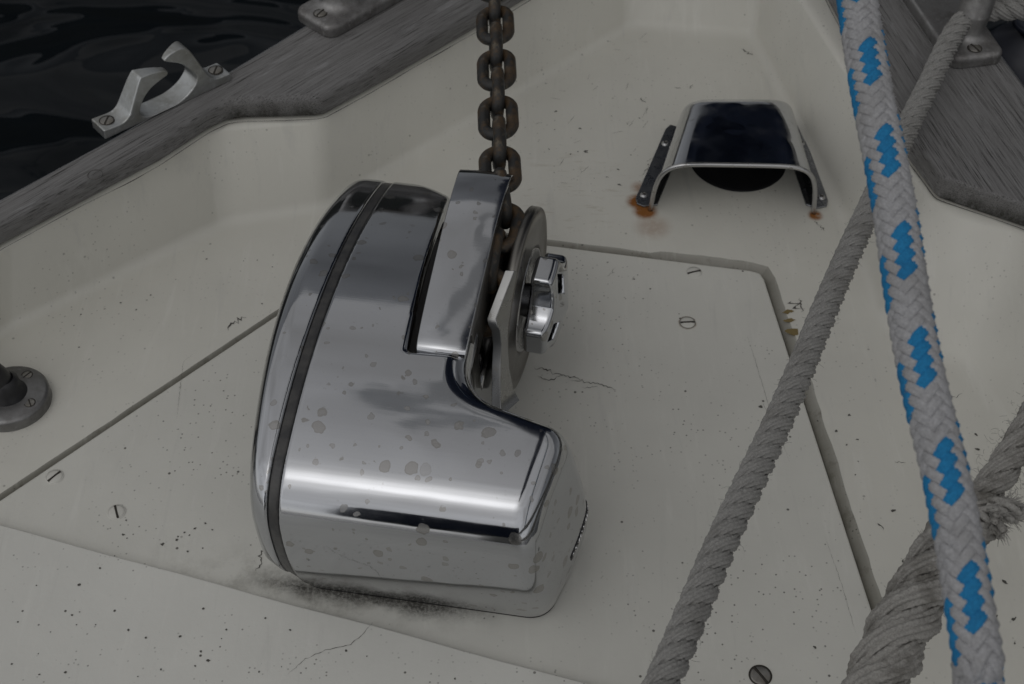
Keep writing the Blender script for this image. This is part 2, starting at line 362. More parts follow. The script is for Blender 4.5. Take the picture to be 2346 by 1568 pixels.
def ropemat(name,a,b,d=(.12,.115,.10),dirt=.5):
    m=M(name,a,.85); c=m.coord(); n1=m.noise(c,900,3,.6); n2=m.noise(c,45,5,.65); n3=m.noise(c,260,4,.7)
    col=m.mix(m.rng(n1,.35,.65),a,b); col=m.mix(m.rng(n3,.58,.75,0,.5),col,tuple(v*.5 for v in a)); col=m.mix(m.rng(n2,.5,.75,0,dirt),col,d); m.color(col); m.bump(m.noise(c,1500,3),.5,.0004)
    return m
m_rope=ropemat('grey_rope',(.235,.23,.22),(.34,.335,.32)); m_rope2=ropemat('dirty_rope',(.25,.24,.225),(.36,.35,.325),(.06,.052,.038),1.)
m_bw=ropemat('white_braid',(.32,.32,.33),(.44,.44,.45),(.27,.265,.26),.7); m_bb=ropemat('blue_braid',(.008,.17,.38),(.014,.235,.50),(.006,.10,.25),.6); m_core=M('rope_core',(.12,.12,.125),.9).m
def mat(x): return x.m if isinstance(x,M) else x
for k in list(globals()):
    if k.startswith('m_') and isinstance(globals()[k],M): globals()[k]=globals()[k].m

# ================================================================ water, added dark wall, hull
def water():
    m=M('water',(.004,.006,.008),.04); m.b.inputs['IOR'].default_value=1.33; m.b.inputs['Specular IOR Level'].default_value=.30
    c=m.coord((1,2.6,1),rot=(0,0,R(-14))); a=m.noise(c,1.15,2,.4,.7); b=m.noise(m.coord((1,2.2,1),rot=(0,0,R(-20)),loc=(3,3,0)),4.2,2,.5,.4)
    n=m.bump(a,1,.22); m.bump(b,.25,.004,n); return m.m
wp=link('water',mesh('water',[(-600,-600,-1.15),(600,-600,-1.15),(600,900,-1.15),(-600,900,-1.15)],[(0,1,2,3)],False),water()); tag(wp,None,kind='structure')
def stone():
    m=M('dark_wall_stone',(.05,.05,.05),.8); c=m.coord(); b=m.n('ShaderNodeTexBrick'); m.l(m.coord((1,1,1),rot=(R(90),0,0)),b.inputs['Vector']); b.inputs['Scale'].default_value=1.2
    b.inputs['Color1'].default_value=(.034,.036,.036,1); b.inputs['Color2'].default_value=(.022,.024,.026,1); b.inputs['Mortar'].default_value=(.012,.013,.012,1); b.inputs['Mortar Size'].default_value=.015
    m.color(m.mix(m.rng(m.noise(c,1.3,6,.7),.4,.7,0,.7),b.outputs['Color'],(.014,.02,.014))); return m.m
dw=prism('unseen_dark_wall',[(-60,10),(60,10),(60,16),(-60,16)],-3,1.3,stone(),b=.06); tag(dw,'unseen dark stone wall added ahead of the bow for dark reflections','wall')  # unseen, added so the chrome reflects something dark ahead

# ---- deck shell: floor, bulwark faces and flange under the rails -------------
ZT=.070
base=[P(-420,1040),P(0,762),P(520,512),P(742,478),P(1440,62),P(1728,84),P(1965,560),P(2020,742),P(2143,815),P(2236,855),P(2400,1130),P(2700,1850)]
top =[P(-420,870,ZT),P(0,570,ZT),P(498,290,ZT),P(738,272,ZT),P(1452,-150,ZT),P(1752,-130,ZT),P(2075,370,ZT),P(2138,458,ZT),P(2200,490,ZT),P(2346,522,ZT),P(2560,800,ZT),P(2900,1500,ZT)]
# matching rounded corners on both lines
def round_line(pts,rads,k=7):
    out=[pts[0].copy()]
    for i in range(1,len(pts)-1):
        a,b,c=pts[i-1],pts[i],pts[i+1]; r=rads[i]
        p=b+(a-b).normalized()*min(r,(a-b).length*.45); q=b+(c-b).normalized()*min(r,(c-b).length*.45)
        for j in range(k):
            t=j/(k-1); out.append((1-t)**2*p+2*t*(1-t)*b+t*t*q)
    out.append(pts[-1].copy()); return out
rb=[.011]*12; rb[8]=.03; rb[9]=.03
BL=round_line(base,rb); TL=round_line(top,[.012]*12)
def inward(pts):
    out=[]
    for i in range(len(pts)):
        t=(pts[min(i+1,len(pts)-1)]-pts[max(i-1,0)]); t.z=0; t.normalize(); out.append(Vector((t.y,-t.x,0)))
    return out
IN=inward(BL); IT=inward(TL)
loops=[]
fr_=.009
for j in range(6):      # concave fillet floor -> wall
    t=j/5; row=[]
    for b,tp,n in zip(BL,TL,IN):
        up=(tp-b).normalized(); p0=b+n*fr_; p2=b+up*fr_
        row.append((1-t)**2*p0+2*t*(1-t)*b+t*t*p2)
    loops.append(row)
loops.append([b.lerp(t,.6) for b,t in zip(BL,TL)])
for j in range(5):      # convex roll to the flange
    t=j/4; row=[]
    for b,tp,n in zip(BL,TL,IT):
        dn=(b-tp).normalized(); p0=tp+dn*.005; p2=tp-n*.008
        row.append((1-t)**2*p0+2*t*(1-t)*tp+t*t*p2)
    loops.append(row)
loops.append([tp-n*.030 for tp,n in zip(TL,IT)])
nl=len(BL); V=[p for r in loops for p in r]; FS=[]
for j in range(len(loops)-1):
    for i in range(nl-1): FS.append((j*nl+i,j*nl+i+1,(j+1)*nl+i+1,(j+1)*nl+i))
# floor with the hatch recess cut out
HX=[P(-300,1345),P(649,711),Vector((-.0844,.854,0)),P(1250,560),P(1746,622),P(2012,1440),P(2150,1900)]
HX=[Vector((p.x,p.y,0)) for p in HX]
gut=[.004,.004,.010,.010,.010,.010,.010]
def offset(pts,d,closed=False):
    out=[]
    for i in range(len(pts)):
        a=pts[max(0,i-1)]; b=pts[i]; c=pts[min(len(pts)-1,i+1)]
        n1=Vector((-(b-a).y,(b-a).x,0)); n2=Vector((-(c-b).y,(c-b).x,0))
        if n1.length<1e-9:n1=n2
        if n2.length<1e-9:n2=n1
        n1.normalize(); n2.normalize(); n=(n1+n2); n/=max(.3,n.dot(n1)); out.append(b+n*d[i])
    return out
HR=resample(round_line(HX,[.006]*7,4),.008); g2=[]
for p in HR:
    t=min(range(len(HX)),key=lambda i:(HX[i]-p).length); g2.append(.0038 if t<=1 else (.0058 if t<=3 else .0088))
g2=[a*(1+.22*noise.noise(Vector((p.x*22,p.y*22,3)))+.12*noise.noise(Vector((p.x*90,p.y*90,1)))) for a,p in zip(g2,HR)]
HO=offset(HR,g2)
back=[Vector((.5,.0,0)),Vector((-.75,.0,0))]
# floor polygon: inner bulwark line and hatch outline (open towards the camera side)
inner=loops[0]
poly=[Vector((p.x,p.y,0)) for p in inner]+[Vector((.62,-.02,0)),]+[Vector((HO[-1].x+.0,-.02,0))]+list(reversed(HO))+[Vector((-.75,HO[0].y-.3,0)),Vector((-.8,inner[0].y-.1,0))]
vv=[(p.x,p.y) for p in poly]; r_=delaunay_2d_cdt([Vector(a) for a in vv],[],[list(range(len(vv)))],1,1e-6)
off=len(V); V+=[Vector((a.x,a.y,0)) for a in r_[0]]; FS+=[tuple(off+i for i in q) for q in r_[2]]
me=mesh('deck',V,FS); fixn(me); deck=link('deck',me,m_deck); tag(deck,None,kind='structure')
sm=deck.modifiers.new('wn','WEIGHTED_NORMAL')
TIP=Vector((.27,1.66,0)); bd=[P(1440,-150,ZT+.002),P(1760,-135,ZT+.002),P(1810,-180,ZT+.002),P(1965,-335,ZT+.002),TIP+Vector((0,0,ZT+.002)),P(1295,-315,ZT+.002),P(1490,-185,ZT+.002)]
bw_=link('bow_deck',mesh('bow_deck',bd,[tuple(range(7))],False),m_deck); tag(bw_,None,kind='structure')
# groove round the hatch
gv=[];gf=[]
for a,b in zip(HR,HO):
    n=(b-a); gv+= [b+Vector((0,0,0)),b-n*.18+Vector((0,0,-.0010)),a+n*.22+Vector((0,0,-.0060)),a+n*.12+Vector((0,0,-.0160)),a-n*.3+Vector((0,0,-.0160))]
for i in range(len(HR)-1):
    for k in range(4): gf.append((i*5+k,(i+1)*5+k,(i+1)*5+k+1,i*5+k+1))
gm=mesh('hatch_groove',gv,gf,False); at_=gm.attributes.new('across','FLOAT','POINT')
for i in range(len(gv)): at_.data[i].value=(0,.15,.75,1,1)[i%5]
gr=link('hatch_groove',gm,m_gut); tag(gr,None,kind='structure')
# hatch panel
Q1=P(0,1213,0); Q2=P(1200,1538,0); dq=(Q2-Q1).normalized()
hp=[(p.x,p.y) for p in HR[:-1]]+[(.26,.25),(-.3,.25)]
hatch=prism('deck_hatch',hp,-.0145,.0,m_hatch,b=.0022,seg=3); tag(hatch,'large painted hatch lid with slotted screws under the chrome windlass','hatch')
def slot_screw(parent,p,r,ang,matr,dome=.0012,name='screw',ring=True):
    """countersunk slotted head with a dark bar standing for the slot"""
    v=[];f=[]; sw=.13
    pr=[(0,dome),(r*.5,dome*.9),(r*.85,dome*.55),(r,.0002),(r*1.02,-.002)]
    g=lathe_geo(pr,32); o=link(name,fixn(mesh(name,*g)),matr,parent); o.location=p
    s=prism('slot',[(-r*.97,-r*sw),(r*.97,-r*sw),(r*.97,r*sw),(-r*.97,r*sw)],-.001,dome+.00012,m_slot,o); s.rotation_euler=(0,0,ang)
    if ring:
        gg=lathe_geo([(r*1.0,.0003),(r*1.13,.0003),(r*1.16,-.001)],32); q=link('rim',fixn(mesh('rim',*gg)),m_slot if ring is True else ring,o)
    return o
m_slot=M('slot_dark',(.035,.03,.024),.8).m
m_scr_p=paint('painted_screw',.2,None,(.64,.63,.58)).m
m_slotp=M('painted_slot',(.24,.23,.20),.7).m
for (x,y,ang,mm,r) in ((1590,625,.3,m_scr_p,.0056),(1575,740,.05,m_scr_p,.0056),(125,1093,.9,m_scr_p,.0056),(267,1174,-1.2,m_scr_p,.0056),(1742,1548,-1.0,m_screw,.0064)):
    sc=slot_screw(hatch,P(x,y,0)+Vector((0,0,.0001)),r,ang,mm,.0009,ring=(m_slotp if mm is m_scr_p else True))
    if mm is m_scr_p:
        sc['label']='slotted screw painted over in deck colour'
        sc.children[0].data.materials[0]=m_scr_p if (x,y)!=(1575,740) else m_slotp
    else: sc['label']='bare metal slotted screw near the grey rope'
# ledge in the foreground: a higher step of the deck
e0=Q1-dq*.5; e1=Q2+dq*.28; s0=[e0,Q1,Q2,e1]
lp=[(e0.x,e0.y)]+[(Q1.lerp(e1,t).x+math.sin(t*17)*.0004,Q1.lerp(e1,t).y+math.sin(t*31+1)*.0004) for t in [i/24 for i in range(25)]]
lp+=[(e1.x+.05,-.3),(-.9,-.3)]
lp=[(x,y) for x,y in lp]
ledge=prism('deck_ledge',lp,-.012,.0065,m_ledge,b=.0016,seg=3); tag(ledge,None,kind='structure')
# hull sides and rubbing strips
m_hull=M('hull_paint',(.02,.024,.035),.25).m

# the boat forward and aft of the picture: furled headsail, cabin; dark bundle and block added for reflections
m_sail=M('navy_canvas',(.012,.022,.055),.75); m_sail.bump(m_sail.noise(m_sail.coord((6,6,1)),3,3),.5,.01); m_sail=m_sail.m
bx=Vector((.255,1.54,.28)); tp_=bx+Vector((-.62,-3.8,6.5)); pts=[bx.lerp(tp_,i/60) for i in range(61)]
v,f=tube_geo(pts,lambda t:.012+.150*min(1,t*30)*(1-.75*t),40); V_=[]
for i,p in enumerate(v):
    k=i//40; a=2*PI*(i%40)/40; c=pts[min(k,60)]; V_.append(c+(p-c)*(1+.10*math.sin(a+k*.5)+.05*math.sin(3*a-k*.9)))
sl_=link('furled_headsail',fixn(mesh('furled_headsail',V_,f)),m_sail); tag(sl_,'tightly rolled dark navy headsail on the stay above the bow','sail')
def bundlef(x,y,z):
    f=np.sqrt((x/.31)**2+(y/.15)**2+(z/.36)**2); f=(f-1)*.14; return f+.010*np.sin(x*38+z*9)*np.cos(z*17+y*20)
bnd=link('unseen_dark_bundle',surface('unseen_dark_bundle',bundlef,(-.36,-.2,-.45),(.36,.2,.45),.02),m_sail); bnd.location=(.37,1.56,.58); tag(bnd,'unseen dark navy bundle added at the bow to darken the vent reflection','sail')  # unseen, added and sized to blacken the vent top's reflection
cb=empty('cabin',(0,-1.5,0),-TH); tag(cb,'low cream painted boat cabin with a dark window behind the foredeck','cabin')
m_cab=M('cabin_paint',(.50,.49,.45),.4).m
prism('trunk',[(-.75,-1.8),(.75,-1.8),(.55,.2),(-.55,.2)],-.05,.33,m_cab,cb,b=.03)
wd=prism('window',[(-.3,.195),(.3,.195),(.3,.215),(-.3,.215)],.10,.24,m_rubber,cb,b=.01)
m2=prism('rear_blocker',[(-.85,-1.2),(.85,-1.2),(.72,-.4),(-.72,-.4)],.33,1.35,m_sail,b=.16); m2.location=(-.20,-1.35,0); m2.rotation_euler=(0,0,-TH); tag(m2,'unseen dark navy block added behind the camera for a dark reflected band','rear_blocker')  # unseen block added behind the camera, darkens low reflections in the windlass

# ================================================================ rails
def rail(name,poly,z0,z1,mat_,label,ang,b):
    c=Vector((sum(p.x for p in poly)/len(poly),sum(p.y for p in poly)/len(poly),0)); Mi=Matrix.Rotation(-ang,4,'Z')@Matrix.Translation(-c)
    pl=[Mi@Vector((p.x,p.y,0)) for p in poly]
    o=prism(name,[(p.x,p.y) for p in pl],z0,z1,mat_,b=b,seg=5); o.location=c; o.rotation_euler=(0,0,ang); tag(o,label,'rail'); return o,Mi
Z0,Z1=ZT+.001,ZT+.022
LO=[P(-420,700,Z1),P(0,452,Z1),P(240,322,Z1),P(520,163,Z1),P(800,-6,Z1),P(1060,-160,Z1),P(1300,-310,Z1)]
LI=[P(1500,-172,Z0),P(1190,14,Z0),P(900,182,Z0),P(745,268,Z0),P(722,272,Z0),P(560,276,Z0),P(520,282,Z0),P(480,302,Z0),P(370,374,Z0),P(0,570,Z0),P(-420,850,Z0)]
ang=math.atan2((LO[3]-LO[1]).y,(LO[3]-LO[1]).x)
cc=Vector((sum(p.x for p in LO+LI)/18,sum(p.y for p in LO+LI)/18,0)); Mi=Matrix.Rotation(-ang,4,'Z')@Matrix.Translation(-cc)
dark_l=[(tuple(Mi@P(620,262,Z0)),.022),(tuple(Mi@P(700,262,Z0)),.02),(tuple(Mi@P(550,272,Z0)),.018)]  # darker spots along the rail's stepped side
rl,_=rail('toe_rail',LO+LI,Z0,Z1,wood('teak_left',dark_l).m,'weathered grey wooden toe rail beside the dark water, carrying the open horned fairlead',ang,.006)
RO=[P(2500,420,Z1),P(2346,196,Z1),P(2258,80,Z1),P(2190,-10,Z1),P(2060,-180,Z1),P(1960,-330,Z1)]
RI=[P(1800,-170,Z0),P(1890,-6,Z0),P(1935,80,Z0),P(1985,190,Z0),P(2040,290,Z0),P(2080,368,Z0),P(2138,446,Z0),P(2150,456,Z0),P(2346,523,Z0),P(2480,580,Z0),P(2600,700,Z0)]
ang2=math.atan2((RO[2]-RO[1]).y,(RO[2]-RO[1]).x)
cc2=Vector((sum(p.x for p in RO+RI)/17,sum(p.y for p in RO+RI)/17,0)); Mi2=Matrix.Rotation(-ang2,4,'Z')@Matrix.Translation(-cc2)
dark_r=[(tuple(Mi2@P(2180,455,Z0)),.014),(tuple(Mi2@P(2240,475,Z0)),.018),(tuple(Mi2@P(2300,498,Z0)),.018),(tuple(Mi2@P(2350,515,Z0)),.018)]  # darker spots along the rail's cut-off end
rr,_=rail('toe_rail',RO+RI,Z0,Z1,wood('teak_right',dark_r).m,'wide weathered grey toe rail on the right with a cut-off end, grey rope crossing it',ang2,.003)
for ob,pts,sgn,lab in ((rl,LO,1,'l'),(rr,list(reversed(RO)),1,'r')):
    iv=ob.matrix_basis.inverted()
    nrm=[]
    v=[];f=[]
    for i,p in enumerate(pts):
        a=pts[max(0,i-1)];c=pts[min(len(pts)-1,i+1)];t=(c-a);t.z=0;t.normalize();n=Vector((-t.y,t.x,0))*(1 if lab=='l' else 1)
        for (d,z) in ((.0015,Z0+.010),(.0075,Z0+.012),(.0085,Z0+.008),(.0015,Z0+.004)): v.append(iv@(p+n*d+Vector((0,0,z-p.z))))
    for i in range(len(pts)-1):
        for k in range(4): f.append((i*4+k,i*4+(k+1)%4,(i+1)*4+(k+1)%4,(i+1)*4+k))
    link('rubbing_strip',fixn(mesh('rubbing_strip',v,f)),m_chrome2,ob)
# plug ring in the left rail
pg=link('wood_plug',fixn(mesh('wood_plug',*lathe_geo([(.0053,-.0005),(.0054,.00012),(.0056,.00012),(.0057,-.0005)],40))),m_slot0,rl); pg.location=rl.matrix_basis.inverted()@P(218,400,Z1+.0001)
# dark bedding seam just inside each rail
for ob,pts in ((rl,LI),(rr,RI)):
    c=resample([Vector((p.x,p.y,ZT+.0006)) for p in pts],.004); iv=ob.matrix_basis.inverted(); sg=-1 if ob is rl else 1; v=[];f=[]
    for i,p in enumerate(c):
        t=c[min(i+1,len(c)-1)]-c[max(i-1,0)]; t.normalize(); n=Vector((-t.y,t.x,0))*sg; k=noise.noise(p*40); d=-.0018-.0022*(noise.noise(p*14)+.4); w=.0004+.0008*max(0,k+.3)
        v+=[iv@(p-n*d*0-n*(.003+d)),iv@(p-n*(.003+d+w))]
    for i in range(len(c)-1): f.append((2*i,2*i+1,2*i+3,2*i+2))
    link('bedding_seam',mesh('bedding_seam',v,f,False),m_slot0,ob)
# hull topsides
for nm,pts,n in (('hull',LO,Vector((-.7,.7,0))),('hull',RO,Vector((.8,.6,0)))):
    v=[];f=[]
    for p in list(pts)+[TIP]: v+=[Vector((p.x,p.y,Z0+.006)),Vector((p.x,p.y,Z0-.05))-n*.003,Vector((p.x,p.y,-1.25))-n*.25]
    for i in range(len(pts)):
        for k in range(2): f.append((i*3+k,i*3+k+1,(i+1)*3+k+1,(i+1)*3+k))
    o=link('hull',fixn(mesh('hull',v,f)),m_hull); tag(o,None,kind='structure')

# ================================================================ windlass
wl=empty('windlass',O,-TH); tag(wl,'polished stainless anchor windlass with black rubber seam and chain wheel, bolted to the hatch','windlass')
def T(y):
    d=y-.10; k=1.62-.32*np.tanh(d/.05); return .1462-k*d*d
def body(x,y,z):
    top=z-T(y)-.0
    aft=-(y+.0235-.0235*((z-.092)/.092)**2-.0)
    front=y-.300+.10*np.clip(z,0,.2)*0
    f=smax(top,aft,.024); f=smax(f,front,.022)
    xe=.1545+.27*(y+.02)-3.0*np.clip(y-.025,0,1)**2+.06*(.125-z)-np.where(z<.055,3.2,1.2)*(z-.055)**2+.0025
    yl=.060-.26*(x-.108)+.20*(.14-z)+.0
    u1=x-.0985-.02*(.14-z); u2=y-yl
    L=smin(u1,u2,.026); L=L
    f=smax(f,L,.016); f=smax(f,(x-xe)*.96,.014)
    left=-(x+.0335-.45*np.abs(np.clip(y,-.03,.3)-.20)**2*.8-.35*np.clip(.05-z,0,1))
    f=smax(f,left,.017)
    return f
def slotcut(x,y,z):
    xs=.0605-.050*(y-.08)
    c=smax(smax(xs-x,.084-y+.05*(x-.06),.004),.085-z,.002)
    wall=smax(x-.0915,y-.118,.003)        # the thin wall that stays at the right of the slot
    a=smax(c,x-.0910,.003); b=smax(c,.116-y,.004)
    return smin(a,b,.002)
def housing(x,y,z):
    f=body(x,y,z); f=smax(f,-slotcut(x,y,z),.0045); return smax(f,.0032-x,.0025)
def endcap(x,y,z): return smax(body(x,y,z),x+.0032,.0025)
def gasket(x,y,z): return smax(body(x,y,z)+.0012,np.abs(x)-.0034,.0012)
o=link('housing',surface('housing',housing,(-.0,-.034,-.004),(.196,.312,.156),.0016),m_chrome,wl)
o=link('end_cap',surface('end_cap',endcap,(-.036,-.034,-.004),(0,.312,.156),.0014),m_chrome,wl)
o=link('gasket',surface('gasket',gasket,(-.005,-.032,-.004),(.005,.310,.152),(.0008,.0016,.0016)),m_gask,wl)
o=link('base_seal',surface('base_seal',lambda x,y,z: smax(body(x,y,z)-.0003,z-.0016,.0006),(-.04,-.03,-.004),(.196,.312,.006),(.0016,.0016,.0008)),m_rubber,wl)
# inner frame under the notch
prism('gear_case',[(.10,.0),(.285,.0),(.285,.055),(.25,.085),(.13,.085),(.10,.06)],.052,.086,m_dark,wl,b=.004,axis='x')
# control lever: bent strap with a side flange
lp_=catmull([(.0835,.1250),(.0850,.1400),(.094,.1480),(.134,.1560),(.19,.1625),(.228,.1610),(.243,.1560),(.247,.1490)],6)
v=[];f=[]; n=len(lp_); th=.0035
for i,p in enumerate(lp_):
    a=lp_[max(0,i-1)];b=lp_[min(n-1,i+1)]; t=Vector((b[0]-a[0],b[1]-a[1])).normalized(); nr=Vector((-t.y,t.x)); s=i/(n-1)
    xl=.0655-.0035*s; xr=.0945+.0055*s; bow=.0008
    for (x,d) in ((xl,0),((xl*2+xr)/3,bow),((xl+2*xr)/3,bow),(xr,0),(xr,-th),((xl+2*xr)/3,-th+bow),((xl*2+xr)/3,-th+bow),(xl,-th)): v.append((x,p[0]+nr.x*d,p[1]+nr.y*d))
for i in range(n-1):
    for k in range(8): f.append((i*8+k,i*8+(k+1)%8,(i+1)*8+(k+1)%8,(i+1)*8+k))
f+= [tuple(range(7,-1,-1)),tuple((n-1)*8+k for k in range(8))]
lv=link('control_lever',fixn(mesh('control_lever',v,f)),m_chrome,wl); bev(lv,.0012,3,50); wn(lv)
# side flange of the lever
fp=[(.100,.1480),(.150,.1575),(.190,.1605),(.212,.1595),(.205,.140),(.190,.125),(.170,.116),(.140,.111),(.115,.110),(.104,.118)]
fl=prism('side_flange',fp,.0945,.0975,m_dark,lv,b=.0012,axis='x')
# gypsy
GY,GZ=.200,.082; gx=.1165; GR=.0645
ge=empty('gypsy'); ge.parent=wl; ge.location=(gx,GY,GZ); ge.rotation_euler=(0,0,R(-4.0))
def part(name,prof,mt,par,seg=96):
    return link(name,fixn(mesh(name,*lathe_geo(prof,seg,'x'))),mt,par)
fo=part('outer_flange',[(.0,-.004),(.030,-.004),(.0375,-.0035),(.0378,.0002),(.0395,.0008),(.0555,.0000),(.0562,.0006),(.0630,-.0002),(GR-.0006,-.0006),(GR,-.0016),(GR,-.0070),(GR-.0008,-.0078),(.052,-.0105),(.046,-.015),(.043,-.022)],m_gyp,wl); fo.location=ge.location; fo.rotation_euler=ge.rotation_euler
fi=part('inner_flange',[(.043,-.022),(.048,-.029),(.058,-.0335),(.061,-.0345),(.0612,-.038),(.02,-.039)],m_gyp,wl); fi.location=ge.location; fi.rotation_euler=ge.rotation_euler
cn=part('clutch_cone',[(.0368,-.0030),(.0362,.0012),(.0352,.0010),(.0340,-.002),(.0200,-.0035),(.012,-.003),(.012,.006),(0,.006)],m_chrome2,wl); cn.location=ge.location; cn.rotation_euler=ge.rotation_euler
bpy.data.objects.remove(ge)
# clutch nut: five-armed hand wheel
def nutf(x,y,z):
    r=np.hypot(y,z); a=np.arctan2(z,y)
    k=4; ph=R(6); aa=np.mod(a-ph+PI/k,2*PI/k)-PI/k
    u=r*np.cos(aa); w_=r*np.sin(aa)
    arm=smax(smax(np.abs(w_)-.0118-.06*(.036-u),u-.0368,.004),-u-.01,.002)
    hub=r-.0265
    f=smin(arm,hub,.010)
    face=x-(.0285-.16*r-2.0*r*r); back=.0045-x+np.clip(.018-r,0,1)*.1
    f=smax(f,face,.0035); f=smax(f,back,.003)
    pit=smax(smax(np.abs(w_)+np.abs(u-.0235)*.9-.0085,-.0085-w_,.002),.015-x,.0015)
    return smax(f,-pit,.0012)
nut=link('clutch_nut',surface('clutch_nut',nutf,(.0,-.042,-.042),(.034,.042,.042),.0009),m_chrome,wl)
nut.location=(gx,GY,GZ); nut.rotation_euler=(0,0,R(-4.0))
# stripper plate
def LW(px,py,y):      # windlass-local point seen at px,py lying at local y
    sp,cp=math.sin(PITCH),math.cos(PITCH); d=Vector(((px-1173)/F,cp-(py-784)/F*sp,-sp-(py-784)/F*cp)); c=Vector((0,0,CAM_H))
    t=(y+(O-c).dot(EY))/d.dot(EY); q=c+d*t-O; return Vector((q.dot(EX),q.dot(EY),q.z))
def z8(X,Y): return ((1050+X/2.34)*.9384,(380+Y/2.34)*.9384)
sp_=[(482,655,.150),(375,935,.125),(382,965,.124),(402,1000,.122),(410,1080,.120),(404,1200,.112),(402,1395,.098),(404,1500,.09)]
si_=[(500,665,.152),(466,850,.138),(452,950,.134),(445,1030,.132),(447,1120,.130),(455,1220,.124),(478,1330,.115),(515,1400,.105)]
v=[];f=[]
for (a,b) in zip(sp_,si_):
    pa=LW(*z8(a[0],a[1]),a[2]); pb=LW(*z8(b[0],b[1]),b[2]); v+=[pa,pb,pb+Vector((-.004,.002,-.001)),pa+Vector((-.006,.0,-.001))]
for i in range(len(sp_)-1):
    for k in range(4): f.append((i*4+k,i*4+(k+1)%4,(i+1)*4+(k+1)%4,(i+1)*4+k))
f+=[(3,2,1,0),tuple(len(v)-4+k for k in range(4))]
stp=link('chain_stripper',fixn(mesh('chain_stripper',v,f)),m_strip,wl); bev(stp,.0007,2,50); wn(stp)
# maker's plate on the motor end
npl=empty('tmp'); bpy.data.objects.remove(npl)
fc=bpy.data.curves.new('plate_text','FONT'); fc.body='POWERWINCH'; fc.size=.0058; fc.extrude=.0003; fc.align_x='CENTER'; fc.align_y='CENTER'; fc.space_character=1.12
ft=bpy.data.objects.new('tmp',fc); COL.objects.link(ft); bpy.context.view_layer.update()
dg=bpy.context.evaluated_depsgraph_get(); tme=bpy.data.meshes.new_from_object(ft.evaluated_get(dg)); bpy.data.objects.remove(ft)
def skin(y,z):
    lo,hi=.10,.22
    for _ in range(30):
        mid=(lo+hi)/2
        if body(np.array([mid]),np.array([y]),np.array([z]))[0]<0: lo=mid
        else: hi=mid
    return lo
def onskin(u,v,w): y=.041+u*.94-v*.20; z=.0515+u*.34+v*.93; return Vector((skin(y,z)+w,y,z))
v=[];f=[]; n=17
for i in range(n):
    u=-.0235+.047*i/(n-1); v+=[onskin(u,-.0027,-.001),onskin(u,-.0027,.0005),onskin(u,.0027,.0005),onskin(u,.0027,-.001)]
for i in range(n-1):
    for k in range(4): f.append((i*4+k,i*4+(k+1)%4,(i+1)*4+(k+1)%4,(i+1)*4+k))
f+=[(3,2,1,0),tuple(4*(n-1)+k for k in range(4))]
pl=link('name_plate',fixn(mesh('name_plate',v,f,False)),m_rubber,wl)
for q in tme.vertices: q.co=onskin(q.co.x,q.co.y,.0006+q.co.z)
tx=link('lettering',tme,m_chrome2,pl)

# ================================================================ chain
ch=empty('anchor_chain',W(.09,.25,.14)); tag(ch,'rusty galvanised chain running from the windlass wheel towards the bow','chain')
PT=.0278; WR=.0046; LW2=.0148; IL=PT/2+WR     # half width / half length of centre line
def linkmesh():
    pts=[]; a=LW2-WR; b=IL-a
    for k in range(40):
        t=2*PI*k/40; c,s=math.cos(t),math.sin(t); pts.append(Vector((c*a,s*a+(b if s>0 else -b),0)))
    v=[];f=[];seg=14;n=len(pts)
    for i in range(n):
        t=(pts[(i+1)%n]-pts[i-1]).normalized(); a_=Vector((0,0,1)); b_=t.cross(a_)
        for k in range(seg):
            an=2*PI*k/seg; v.append(pts[i]+a_*(WR*math.cos(an))+b_*(WR*math.sin(an)))
    for i in range(n):
        for k in range(seg): j=(i+1)%n; f.append((i*seg+k,i*seg+(k+1)%seg,j*seg+(k+1)%seg,j*seg+k))
    return fixn(mesh('chain_link',v,f))
lm=linkmesh(); lm.materials.append(m_chain)
cr=.060; path=[]
for a in range(-70,1,10):   # round the gypsy from aft to the top
    path.append(W(.0975,GY+cr*math.sin(R(a)),GZ+cr*math.cos(R(a))))
A=P(1146,395,.146); B=P(1132,-20,.150)
path+=[W(.0965,.225,.1425),A,B,B+(B-A)*1.2]
path=resample(catmull(path,8),.002)
Ls=[0]
for a,b in zip(path,path[1:]): Ls.append(Ls[-1]+(b-a).length)
def along(s):
    s=max(0,min(Ls[-1]-1e-6,s)); j=int(s/Ls[-1]*(len(path)-1)); t=s/Ls[-1]*(len(path)-1)-j; return path[j].lerp(path[min(j+1,len(path)-1)],t)
sA=min(range(len(path)),key=lambda i:(path[i]-P(1145,388,.146)).length); sA=Ls[sA]
k0=-int(sA//PT); k1=int((Ls[-1]-sA)//PT)
for k in range(k0,k1+1):
    s=sA+k*PT; p=along(s); t=(along(s+PT*.4)-along(s-PT*.4)).normalized()
    up=Vector((0,0,1)); z=(up-t*up.dot(t)).normalized(); x=t.cross(z)
    if k%2: z,x=x,-z
    rot=Matrix((x,t,z)).transposed().to_4x4(); wob=Matrix.Rotation(R(random.uniform(-5,5)+(4 if k%2 else -3)),4,'Y')
    o=link('chain_link',lm,None,ch); o.matrix_basis=Matrix.Translation(p-ch.location)@rot@wob

